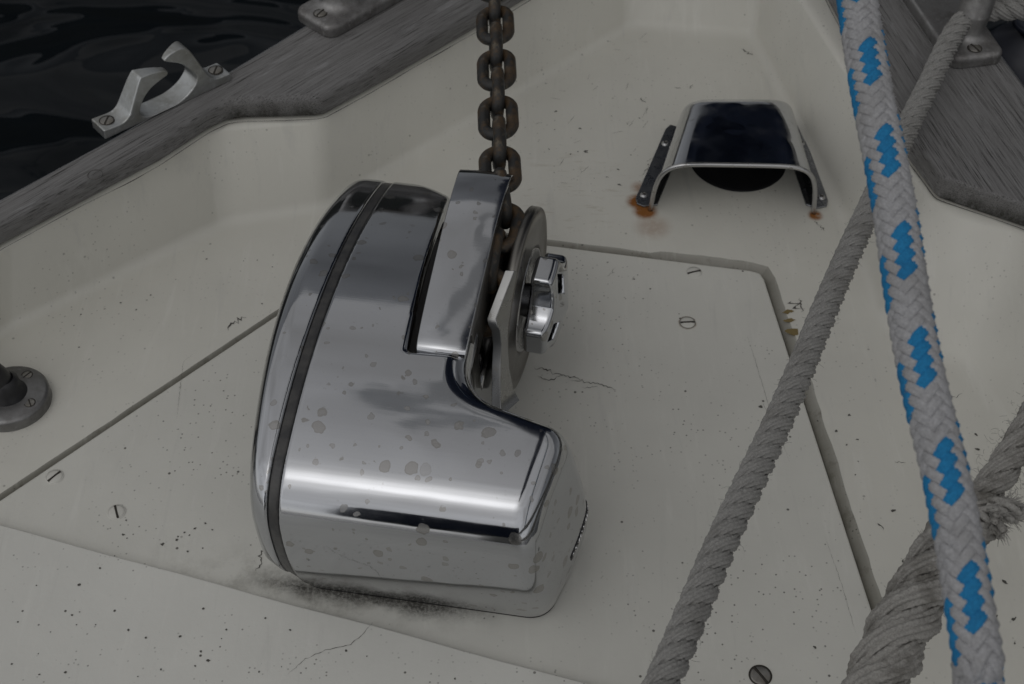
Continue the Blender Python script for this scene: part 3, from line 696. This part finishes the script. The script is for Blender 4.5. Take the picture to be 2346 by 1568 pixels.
# ================================================================ ropes
def strand_geo(center,rad,ph0,pitch,R0,seg=60,ribs=10,hand=1,ribamp=.30,tw=3.0,jit=0.):
    """one strand of a laid rope round a centre line; ribs are its yarns"""
    fr=frames(center); s=0; V=[];Fc=[]; cs=[]
    L=[0]
    for a,b in zip(center,center[1:]): L.append(L[-1]+(b-a).length)
    for i,(p,t,a,b) in enumerate(fr):
        sc=R0(i/(len(fr)-1)); ph=ph0+hand*2*PI*L[i]/pitch
        cs.append(p+(a*math.cos(ph)+b*math.sin(ph))*sc)
    n=len(cs)
    for i in range(n):
        t=(cs[min(i+1,n-1)]-cs[max(i-1,0)]).normalized(); rd=(cs[i]-fr[i][0]).normalized(); rd=(rd-t*rd.dot(t)).normalized(); b=t.cross(rd); r=rad(i/(n-1))
        for k in range(seg):
            an=2*PI*k/seg; yr=abs(math.sin((an*ribs+hand*2*PI*ribs*.85*L[i]/pitch)*.5))
            q=Vector((math.cos(an),math.sin(an))); rr=r*(1-ribamp+ribamp*1.30*yr)*(1+.045*math.sin(2*PI*L[i]/.0031-an*ribs*.5)*yr)*(1+jit*(noise.noise(Vector((L[i]*90,an*1.5,ph0)))))
            V.append(cs[i]+rd*(rr*q.x*.90)+b*(rr*q.y*1.12))
    for i in range(n-1):
        for k in range(seg): Fc.append((i*seg+k,i*seg+(k+1)%seg,(i+1)*seg+(k+1)%seg,(i+1)*seg+k))
    return V,Fc
def fuzz(center,Rr,n,ln,rad=.00011,seed=1):
    rg=random.Random(seed); fr=frames(center); parts=[]
    for _ in range(n):
        p,t,a,b=fr[rg.randrange(2,len(fr)-2)]; an=rg.uniform(0,2*PI); rr=Rr((rg.random())) if callable(Rr) else Rr
        d=a*math.cos(an)+b*math.sin(an); s=p+d*rr*.93; e=(d*rg.uniform(.3,1)+t*rg.uniform(-1,1)+a*rg.uniform(-.4,.4)).normalized(); l=ln*rg.uniform(.4,1.3)
        m=s+e*l*.5+d*l*.1; q=s+e*l+Vector((rg.uniform(-1,1),rg.uniform(-1,1),rg.uniform(-1,1)))*l*.3
        parts.append(tube_geo([s,m,q],rad,3,cap=False))
    return parts
def laid_rope(name,ctrl,R_,pitch,m,seed=0,step=.0008,hand=1,Rf=None,jit=.05,nf=300):
    c=resample(catmull(ctrl,10),step); Rf=Rf or (lambda t:R_)
    parts=[strand_geo(c,lambda t:Rf(t)*.475,ph,pitch,lambda t:Rf(t)*.555,hand=hand,jit=jit) for ph in (0,2*PI/3,4*PI/3)]
    parts+=fuzz(c,Rf,nf,.004,seed=seed)
    org=Vector(ctrl[0]); V,Fc=join(parts); V=[p-org for p in V]; o=link(name,fixn(mesh(name,V,Fc)),m); o.location=org; return o
g=[P(2520,18,.118),P(2346,22,.118),P(2255,28,.117),P(2195,62,.115),P(2130,190,.112),P(2062,330,.112),P(1928,620,.122),P(1804,920,.136),P(1660,1230,.150),P(1546,1500,.160),P(1460,1700,.168)]
gr_=laid_rope('mooring_rope',g,.0090,.0385,m_rope,1,hand=1); tag(gr_,'grey three-strand rope led through the right fairlead and down across the hatch','rope')
# spliced rope at the lower right
g3=[P(2520,700,.145),P(2440,830,.142),P(2346,1000,.138),P(2270,1118,.136),P(2185,1240,.132),P(2105,1370,.130),P(2050,1470,.126),P(2010,1568,.12),P(1960,1680,.115)]
def rf3(t):
    return .0098+.0052*min(1,max(0,(t-.50)/.12))
sp3=laid_rope('spliced_rope',g3,.0100,.064,m_rope2,5,Rf=rf3,jit=.10,nf=900); tag(sp3,'thick dirty grey rope with frayed splice ends at lower right','rope')
# tucked strands of the splice
c3=resample(catmull(g3,10),.0008); n3=len(c3); iv=sp3.location
a,b=int(n3*.52),n3
v,f=join([strand_geo(c3[a:b],lambda t:.0058*min(1,t*9+.3),ph,.072,lambda t:.0118,hand=1,jit=.25,ribs=8) for ph in (1.05,3.14,5.24)])
o=link('tucked_strand',fixn(mesh('tucked_strand',[p-iv for p in v],f)),m_rope2,sp3)
def tuft(px,py,z,dirs,n,ln,seed,rad=.0019):
    rg=random.Random(seed); p0=P(px,py,z); parts=[]
    for (dx,dy,dz,w_) in dirs:
        d=Vector((dx,dy,dz)).normalized()
        for i in range(int(n*w_)):
            off=Vector((rg.gauss(0,1),rg.gauss(0,1),rg.gauss(0,1)))*.0024; s=p0+off; e=(d+Vector((rg.gauss(0,1),rg.gauss(0,1),rg.gauss(0,1)))*.22).normalized(); l=ln*rg.uniform(.5,1.0)
            side=Vector((rg.gauss(0,1),rg.gauss(0,1),rg.gauss(0,1)))*l*.16
            c=catmull([s-e*.004,s,s+e*l*.5+side,s+e*l],5); parts.append(tube_geo(c,lambda t:rad*(.75+.5*t)*(1-.55*max(0,t-.85)/.15),9))
            for q in range(16):
                o=Vector((rg.gauss(0,1),rg.gauss(0,1),rg.gauss(0,1))); e2=(e+o*.3).normalized(); s2=s+e*l*rg.uniform(.5,.95)+side*.5+o*.0012
                parts.append(tube_geo([s2,s2+e2*.002,s2+e2*.0045+o*.0006],lambda t:.00028*(1-.6*t),4))
    v,f=join(parts); o=link('frayed_end',fixn(mesh('frayed_end',[p-iv for p in v],f)),m_rope2,sp3); return o
tuft(2262,1165,.145,[(1,-.25,.25,1),(1,-.75,.1,1),(.35,-1,.1,.6)],16,.016,3)
tuft(2165,1275,.140,[(-.45,1,.2,1),(0,1,.3,.6)],16,.011,4)
# blue-flecked braided line
def braid(name,ctrl,R_,pitch,ref):
    c=resample(catmull(ctrl,10),.0013); fr=frames(c); L=[0]
    for a,b in zip(c,c[1:]): L.append(L[-1]+(b-a).length)
    i0=min(range(len(c)),key=lambda i:(c[i]-ref).length); L=[q-L[i0] for q in L]
    V=[];Fc=[];MI=[]; seg=20; NC=8
    wb=pitch/NC*.395; tb=.0018; am=.0009; twist=.9
    for d in (1,-1):
        for k in range(NC):
            cs=[];nr=[]
            for i,(p,t,a,b) in enumerate(fr):
                ph=d*2*PI*L[i]/pitch+2*PI*k/NC+(.0); q=a*math.cos(ph)+b*math.sin(ph); s=math.sin(4*ph+.9); s=math.copysign(min(1,abs(s)*1.9),s)
                cs.append(p+q*(R_-tb*.6+am*d*s)); nr.append(q)
            n=len(cs); blue=(d==1 and k in (0,1,2,3)); mi=1 if blue else 0; o0=len(V)
            for i in range(n):
                t=(cs[min(i+1,n-1)]-cs[max(i-1,0)]).normalized(); r=(nr[i]-t*nr[i].dot(t)).normalized(); b=t.cross(r)
                for j in range(seg):
                    an=2*PI*j/seg; x,y=math.cos(an),math.sin(an); rib=1+.17*math.cos(3*PI*y) if x>0 else 1
                    V.append(cs[i]+r*((tb*1.05 if blue else tb)*x*rib*(1+.12*noise.noise(Vector((L[i]*300,k*3+d,y*2)))))+b*((wb*1.18 if blue else wb)*y))
            for i in range(n-1):
                for j in range(seg): Fc.append((o0+i*seg+j,o0+i*seg+(j+1)%seg,o0+(i+1)*seg+(j+1)%seg,o0+(i+1)*seg+j)); MI.append(mi)
    v,f=tube_geo(c,R_-.0012,20); o0=len(V); V+=v; Fc+=[tuple(i+o0 for i in q) for q in f]; MI+=[2]*len(f)
    fz=fuzz(c,R_+.0006,1600,.0028,.00009,9)
    for v,f in fz: o0=len(V); V+=v; Fc+=[tuple(i+o0 for i in q) for q in f]; MI+=[0]*len(f)
    org=Vector(ctrl[0]); me=mesh(name,[p-org for p in V],Fc); me.polygons.foreach_set('material_index',MI); me.update()
    bm=bmesh.new(); bm.from_mesh(me); bmesh.ops.recalc_face_normals(bm,faces=bm.faces); bm.to_mesh(me); bm.free()
    o=link(name,me,[m_bw,m_bb,m_core]); o.location=org; return o
bl=braid('braided_line',[Vector((.20,1.48,.72)),Vector((.165,.85,.53)),P(1950,-160,.425),P(1965,0,.415),P(2000,220,.402),P(2045,450,.388),P(2100,800,.365),P(2180,1150,.345),P(2240,1500,.322),P(2275,1700,.308),Vector((.190,.0,.27)),Vector((.15,-1.15,.32))],.0075,.047,P(1950,-160,.425))
tag(bl,'taut white braided line flecked with blue, nearest the camera at right','rope')

# the lines run on beyond the picture
def tail(par,pts,r,m,name='rope_tail'):
    c=resample(catmull(pts,8),.01); rr_=r*1.0
    parts=[tube_geo([p_+(a_*math.cos(ph+i*.9)+b_*math.sin(ph+i*.9))*r*.45 for i,(p_,t_,a_,b_) in enumerate(frames(resample(c,.004)))],r*.56,10) for ph in (0,2.09,4.19)]
    v,f=join(parts); o=link(name,fixn(mesh(name,[p-par.location for p in v],f)),m,par); return o
tail(gr_,[Vector(g[-1]),Vector((-.06,-.1,.21)),Vector((-.32,-1.15,.30))],.0088,m_rope)
tail(gr_,[Vector(g[0]),Vector((.56,1.02,.06)),Vector((.75,1.15,-.6)),Vector((.80,1.2,-1.2))],.0088,m_rope)
tail(sp3,[Vector(g3[-1]),Vector((.05,.0,.14)),Vector((-.25,-1.15,.30))],.0125,m_rope2)
tail(sp3,[Vector(g3[0]),Vector((.50,.82,.12)),Vector((.80,1.2,-.3)),Vector((.9,1.3,-1.2))],.0095,m_rope2)

# ================================================================ vent
def vent():
    e=empty('cowl_vent',P(1677,400,0)); tag(e,'low polished clamshell vent, mirror-dark on top, screwed to the deck with rust at its feet','vent')
    iv=Matrix.Translation(e.location).inverted()
    fl=P(1489,482,0); frr=P(1864,489,0); bl_=P(1553,291,0); br_=P(1811,290,0)
    NS,NA=28,61; V=[];Fc=[]
    def arch(s,inset=0):
        L=fl.lerp(bl_,s); Rr=frr.lerp(br_,s); w_=(Rr-L).length/2; c=(L+Rr)/2; ax=(Rr-L).normalized(); 
        h=.048-.012*s; 
        if s>.86: h*=math.sqrt(max(0,1-((s-.86)/.145)**2))*.55+.45 if s<1 else .45
        rows=[]
        for k in range(NA):
            t=-1+2*k/(NA-1); th_=t*PI/2*1.0
            # superellipse arch, nearly flat on top with rounded shoulders
            sx=math.copysign(abs(math.sin(th_))**.30,th_); cz=abs(math.cos(th_))**.30 if abs(t)<1 else 0
            wt=1-.105*cz**1.5
            rows.append(c+ax*((w_-inset)*sx*(wt if True else 1))+Vector((0,0,(h-inset)*cz*(1+.03*(1-abs(t))))))
        return rows
    ss=[i/(NS-1) for i in range(NS)]
    for s in ss: V+=arch(s)
    for i in range(NS-1):
        for k in range(NA-1): Fc.append((i*NA+k,i*NA+k+1,(i+1)*NA+k+1,(i+1)*NA+k))
    # closed back
    lastc=len(V); br=arch(1.0); cen=(br[0]+br[-1])/2; V.append(cen)
    for k in range(NA-1): Fc.append(((NS-1)*NA+k,(NS-1)*NA+k+1,lastc))
    me=fixn(mesh('hood',[iv@p for p in V],Fc)); o=link('hood',me,m_vent,e)
    so_=o.modifiers.new('thick','SOLIDIFY'); so_.thickness=.0014; so_.offset=-1
    ed=[iv@p for p in arch(0)]; v,f=tube_geo(resample(ed,.002),.0019,12); link('rolled_edge',fixn(mesh('rolled_edge',v,f)),m_chrome2,e)
    sc=[]
    for nm,poly,scr in (('l',[(1546,290),(1536,287),(1525,296),(1456,455),(1459,468),(1474,474),(1506,470),(1575,300)],[(1524,329),(1475,447)]),('r',[(1812,290),(1826,287),(1838,297),(1897,460),(1894,474),(1870,478),(1846,470),(1790,300)],[(1836,328),(1882,452)])):
        pts=[iv@P(a,b,.001) for a,b in poly]; fo_=prism('flange',[(p.x,p.y) for p in pts],.0002,.0018,m_flange,e,b=.0005,seg=2)
        for (a,b) in scr:
            p=iv@P(a,b,.002); pr=[(0,.0016),(.0020,.0014),(.0030,.0007),(.0034,0)]
            s_=link('screw',fixn(mesh('screw',*lathe_geo(pr,20))),m_chrome2,e); s_.location=(p.x,p.y,.0018)
            c1=prism('cross_slot',[(-.0018,-.0004),(.0018,-.0004),(.0018,.0004),(-.0018,.0004)],.0009,.00165,m_slot,s_); c1.rotation_euler=(0,0,.5)
            c2=prism('cross_slot',[(-.0018,-.0004),(.0018,-.0004),(.0018,.0004),(-.0018,.0004)],.0009,.00170,m_slot,s_); c2.rotation_euler=(0,0,.5+PI/2)
    cc=iv@P(1690,368,0); g=lathe_geo([(0,.0005),(.0375,.0005),(.039,.0012),(.041,.0002)],64); h=link('vent_hole',fixn(mesh('vent_hole',*g)),m_black,e); h.location=(cc.x,cc.y,.0)
def ventmat():
    m=M('vent_steel',(.62,.63,.65),.08,1.); c=m.coord(); 
    n=m.noise(m.coord(loc=(1.3,.2,0)),30,1,.4,.2); msk=near(m,(.022,.02,.045),.018,.06); h=m.math('MULTIPLY',n,m.math('ADD',m.math('MULTIPLY',msk,.8),.06)); m.bump(h,.6,.0035)
    m.roughn(m.rng(m.noise(c,60,5),.4,.7,.05,.2)); m.color(m.mix(m.rng(m.noise(c,150,4),.58,.72,0,.5),(.62,.63,.65),(.35,.34,.32))); return m.m
m_vent=ventmat(); m_flange=cast('vent_flange',(.32,.33,.35),.25,.95,(.16,.16,.16)).m
vent()

# ================================================================ fairleads and fittings
A=P(245,323,Z1); Bq=P(530,189,Z1); dd=(Bq-A); ang_f=math.atan2(dd.y,dd.x)
fe=empty('horned_fairlead',A,ang_f); tag(fe,'open horned aluminium fairlead screwed to the rail beside the water','fairlead')
ol=[(-.0003,.0),(.0003,.0085),(.0083,.0079),(.0165,.0075),(.0225,.0105),(.0270,.0170),(.0385,.0350),(.0420,.0370),(.0526,.0362),(.0610,.0338),(.0625,.0315),(.0613,.0292),(.0560,.0280),(.0455,.0245),(.0375,.0185),(.0325,.0110),(.0325,.0070),(.0355,.0040),(.0415,.0022),(.0531,.0016),(.0653,.0025),(.0760,.0065),(.0830,.0125),(.0848,.0180),(.0815,.0245),(.0755,.0325),(.0690,.0370),(.0645,.0395),(.0622,.0412),(.0630,.0432),(.0690,.0455),(.0785,.0460),(.0840,.0415),(.0905,.0250),(.0945,.0140),(.1000,.0085),(.1073,.0075),(.1139,.0072),(.1139,.0)]
def fair_w(x,z): 
    # width across the rail: wide feet, narrower horns
    return .0098-.0028*min(1,max(0,(z-.012)/.03))
ol=[(p.x,p.y) for p in catmull([(a,b,0) for a,b in ol[1:-1]],3)]; ol=[(-.0003,0.)]+ol+[(.1139,.0)]
n=len(ol); bm=bmesh.new(); fr1=[];fr2=[]
for (x,z) in ol:
    w_=fair_w(x,z); tipd=max(0,1-abs(x-.061)/.024) if z>.022 else 0
    fr1.append(bm.verts.new((x,.0115-w_,z))); fr2.append(bm.verts.new((x,.0115+w_-.0095*tipd,z)))
bm.faces.new(fr1); bm.faces.new(list(reversed(fr2)))
for i in range(n): bm.faces.new((fr1[i],fr2[i],fr2[(i+1)%n],fr1[(i+1)%n]))
bmesh.ops.recalc_face_normals(bm,faces=bm.faces); me=bpy.data.meshes.new('casting'); bm.to_mesh(me); bm.free(); me.polygons.foreach_set('use_smooth',[True]*len(me.polygons))
o=link('casting',me,m_alu,fe); bev(o,.0016,4,50); wn(o)
for x in (.0085,.1065): slot_screw(fe,(x,.0118,.0082),.0052,.75,m_screw,.0006)

def mooring_chock(loc,ang,label,flip=1):
    e=empty('mooring_chock',loc,ang); tag(e,label,'fairlead',group='cast fairleads with rounded posts on the toe rails')
    f_=flip
    def plate(x,y,z):
        L=.19; q=np.maximum(np.abs(x-L/2)-(L/2-.012),0); 
        r=np.hypot(q,np.maximum(np.abs(y)-.0135,0))-.010
        return smax(smax(r,z-.011,.005),-z,.001)
    def post(x,y,z):
        f=None
        for (x0,s) in ((.037,1),(.153,-1)):
            cx=x0+s*.25*np.clip(z-.03,0,.05)+0*z; cy=f_*.20*np.clip(z,0,1)
            rr=.0125+.005*np.exp(-np.clip(z-.009,0,1)/.005)
            d=np.hypot((x-cx)*.86,(y-cy))-rr; d=smax(d,z-.074,.006)
            f=d if f is None else smin(f,d,.004)
        bar=np.hypot(z-.074,y-f_*.0148)-.0085; bar=smax(bar,np.abs(x-.095)-.050,.008)
        return smin(f,bar,.008)
    def F_(x,y,z): return smin(plate(x,y,z),post(x,y,z),.006)
    link('casting',surface('casting',F_,(-.006,-.036,-.002),(.196,.036,.088),.0017),m_galv,e)
    for x in (.0125,.1775):
        slot_screw(e,(x,0,.0113),.0052,.25,m_screw,.0009)
a0=P(722,78,Z1); a1=P(1000,-78,Z1); aa=math.atan2((a1-a0).y,(a1-a0).x); nn=Vector((-math.sin(aa),math.cos(aa),0))
mooring_chock(a0+nn*.006,aa,'dull cast fairlead on the left rail above the water, cut by the top edge',1)
a0=P(2240,158,Z1); a1=P(2075,-80,Z1); aa=math.atan2((a1-a0).y,(a1-a0).x)
mooring_chock(a0,aa,'dull cast fairlead on the right rail with grey rope passing through it',-1)

# stanchion base
sb=empty('stanchion_base',Vector((-.3605,.668,0))); tag(sb,'round metal stanchion base with dark post, cut off at the left edge','stanchion')
link('flange',fixn(mesh('flange',*lathe_geo([(0,.011),(.012,.0108),(.0252,.0098),(.0272,.0088),(.0280,.0075),(.0282,.0005),(.0282,0)],72))),m_base,sb)
v,f=tube_geo(catmull([Vector((0,0,.009)),Vector((-.003,0,.022)),Vector((-.018,0,.042)),Vector((-.10,.01,.09)),Vector((-.4,.05,.2))],5),.0095,32); link('post',fixn(mesh('post',v,f)),m_rubber,sb)
link('collar',fixn(mesh('collar',*lathe_geo([(.0135,.0095),(.0132,.011),(.0118,.013),(.0105,.018),(.0098,.024),(.0070,.026)],48))),m_rubber,sb)
for a in (-8,82,172,262):
    slot_screw(sb,(.0195*math.cos(R(a-20)),.0195*math.sin(R(a-20)),.0101),.0036,a+.6,m_screw,.0004)

# chipped paint, scratches and cracks on deck and hatch
m_chip=M('bare_chip',(.09,.086,.076),.8).m; m_stain=M('ochre_chip',(.20,.15,.06),.8).m
def crack(pts,w,z=.0003,seed=0):
    rg=random.Random(seed); c=[P(x,y,0) for x,y in pts]; c=resample(c,.0016); n=len(c); v=[];f=[]; px,py=0,0
    for i,p in enumerate(c):
        t=(c[min(i+1,n-1)]-c[max(i-1,0)]).normalized(); q=Vector((-t.y,t.x,0)); s=i/(n-1); ww=w*(.25+rg.random())*min(1,4*s+.15,4*(1-s)+.15); o=q*rg.gauss(0,w*.9)
        v+=[p+o+q*ww*.5+Vector((0,0,z)),p+o-q*ww*.5+Vector((0,0,z))]
    for i in range(n-1): f.append((2*i,2*i+1,2*i+3,2*i+2))
    return v,f
def chip(x,y,r,z=.0003,seed=0,el=1.):
    rg=random.Random(seed); p=P(x,y,0); n=11; a0=rg.uniform(0,6); v=[p+Vector((math.cos(a0)*math.cos(2*PI*k/n)*r*el-math.sin(a0)*math.sin(2*PI*k/n)*r,math.sin(a0)*math.cos(2*PI*k/n)*r*el+math.cos(a0)*math.sin(2*PI*k/n)*r,0))*1.0+Vector((rg.gauss(0,.3)*r,rg.gauss(0,.3)*r,z)) for k in range(n)]
    return v,[tuple(range(n))]
hc=[crack([(1222,842),(1260,852),(1300,862),(1335,868)],.0011,seed=1),crack([(1230,862),(1262,872),(1290,860)],.0008,seed=2),crack([(1308,872),(1350,878),(1385,884),(1412,894)],.0007,seed=3),crack([(1330,888),(1350,890),(1370,886)],.0005,seed=4),
 crack([(1712,770),(1740,860),(1770,960),(1810,1060)],.00018,seed=5),crack([(1890,1230),(1925,1330),(1960,1450)],.00018,seed=6),crack([(588,1310),(600,1290),(596,1272),(612,1262)],.0012,seed=7),crack([(1390,635),(1402,628),(1404,618),(1412,614)],.0004,seed=8),
 crack([(620,1330),(650,1322),(668,1335)],.0018,seed=9),crack([(700,1360),(780,1372),(900,1386),(1010,1396)],.0016,seed=10)]
for k in range(14):
    hc.append(chip(random.uniform(250,520),random.uniform(1180,1290),random.uniform(.0004,.0009),seed=k))
for x,y,r in ((1742,932,.0011),(1748,920,.0007),(372,1248,.0011),(1556,720,.0005)): hc.append(chip(x,y,r,seed=int(x)))
for v,f in hc[:8]: link('paint_crack',mesh('paint_crack',v,f,False),m_chip,hatch)
v,f=join(hc[10:]); link('paint_chips',mesh('paint_chips',v,f,False),m_chip,hatch)['kind']='stuff'
dc=[crack([(515,752),(530,742),(548,735),(565,728)],.0022,seed=11),crack([(640,742),(655,730),(672,722)],.0012,seed=12),crack([(655,718),(668,708),(678,700)],.0006,seed=13),crack([(1815,690),(1822,700),(1830,712)],.003,seed=14),crack([(1828,684),(1834,700),(1838,716)],.001,seed=15),
 crack([(1700,112),(1712,120),(1718,128)],.0018,seed=16),crack([(1868,505),(1878,518),(1888,530)],.0009,seed=17),crack([(1545,200),(1560,203)],.001,seed=18),crack([(1578,203),(1588,195)],.001,seed=19),crack([(1470,225),(1478,236)],.001,seed=20),
 crack([(2050,1060),(2062,1058),(2075,1062)],.0006,seed=21),crack([(2010,1200),(2024,1215)],.001,seed=22),crack([(2170,905),(2190,912),(2205,902)],.0006,seed=23),crack([(405,960),(420,830),(445,810)],.0002,seed=24),crack([(640,470),(650,462)],.0014,seed=26)]
for k in range(26): dc.append(chip(random.uniform(1230,1500),random.uniform(250,520),random.uniform(.0003,.0008),seed=k+50,el=random.uniform(1,3)))
for k in range(30): dc.append(chip(random.uniform(1860,2330),random.uniform(950,1500),random.uniform(.0003,.0010),seed=k+90,el=random.uniform(1,2.4)))
for k in range(22): dc.append(chip(random.uniform(150,640),random.uniform(560,800),random.uniform(.0003,.0007),seed=k+150))
dc.append(chip(1916,988,.0012,seed=77)); dc.append(chip(1965,1008,.0008,seed=78))
rg=random.Random(4)
for k in range(40):
    x=rg.uniform(1210,1500); y=rg.uniform(60,420); a=rg.uniform(-.2,1.3); l=rg.uniform(8,30); dc.append(crack([(x,y),(x+l*math.cos(a),y-l*math.sin(a))],.0003,seed=k+300))
v,f=join(dc); link('paint_chips',mesh('paint_chips',v,f,False),m_chip,deck)['kind']='stuff'
oc=[chip(1808,735,.0022,seed=31,el=2),chip(1815,760,.003,seed=32,el=1.6),chip(1805,715,.0018,seed=33,el=2.5)]
v,f=join(oc); link('worn_patches',mesh('worn_patches',v,f,False),m_stain,deck)
lc=[]
def Pl(x,y): return P(x,y,.0065)
rg=random.Random(9)
for k in range(60):
    x=rg.uniform(20,1100); y=rg.uniform(1260,1560)
    if y<1235+x*.27: continue
    p=Pl(x,y); n=9; r=rg.uniform(.0003,.0010); lc.append(([p+Vector((math.cos(2*PI*j/n)*r*rg.uniform(.6,1.3),math.sin(2*PI*j/n)*r*rg.uniform(.6,1.3),.0003)) for j in range(n)],[tuple(range(n))]))
v,f=crack([(855,1425),(835,1450),(800,1478),(745,1490),(700,1510),(660,1545)],.00035,z=.0068,seed=41); 
sc_=(CAM_H-.0068)/CAM_H
v=[Vector((p.x*sc_,p.y*sc_,.0068)) for p in v]; lc.append((v,f))
v,f=join(lc); link('paint_chips',mesh('paint_chips',v,f,False),m_chip,ledge)['kind']='stuff'
# fender hanging outboard on the right
fd=empty('fender',P(2352,120,-.05)); tag(fd,'dark navy rubber fender hanging outside the right rail','fender')
m_fen=M('navy_rubber',(.014,.017,.028),.4).m
link('body',fixn(mesh('body',*lathe_geo([(0,.03),(.012,.03),(.016,.022),(.034,.014),(.052,-.01),(.06,-.05),(.06,-.35),(.03,-.42),(0,-.43)],48))),m_fen,fd)
link('eye',fixn(mesh('eye',*lathe_geo([(.010,.032),(.018,.036),(.022,.032),(.018,.028)],32))),m_fen,fd)
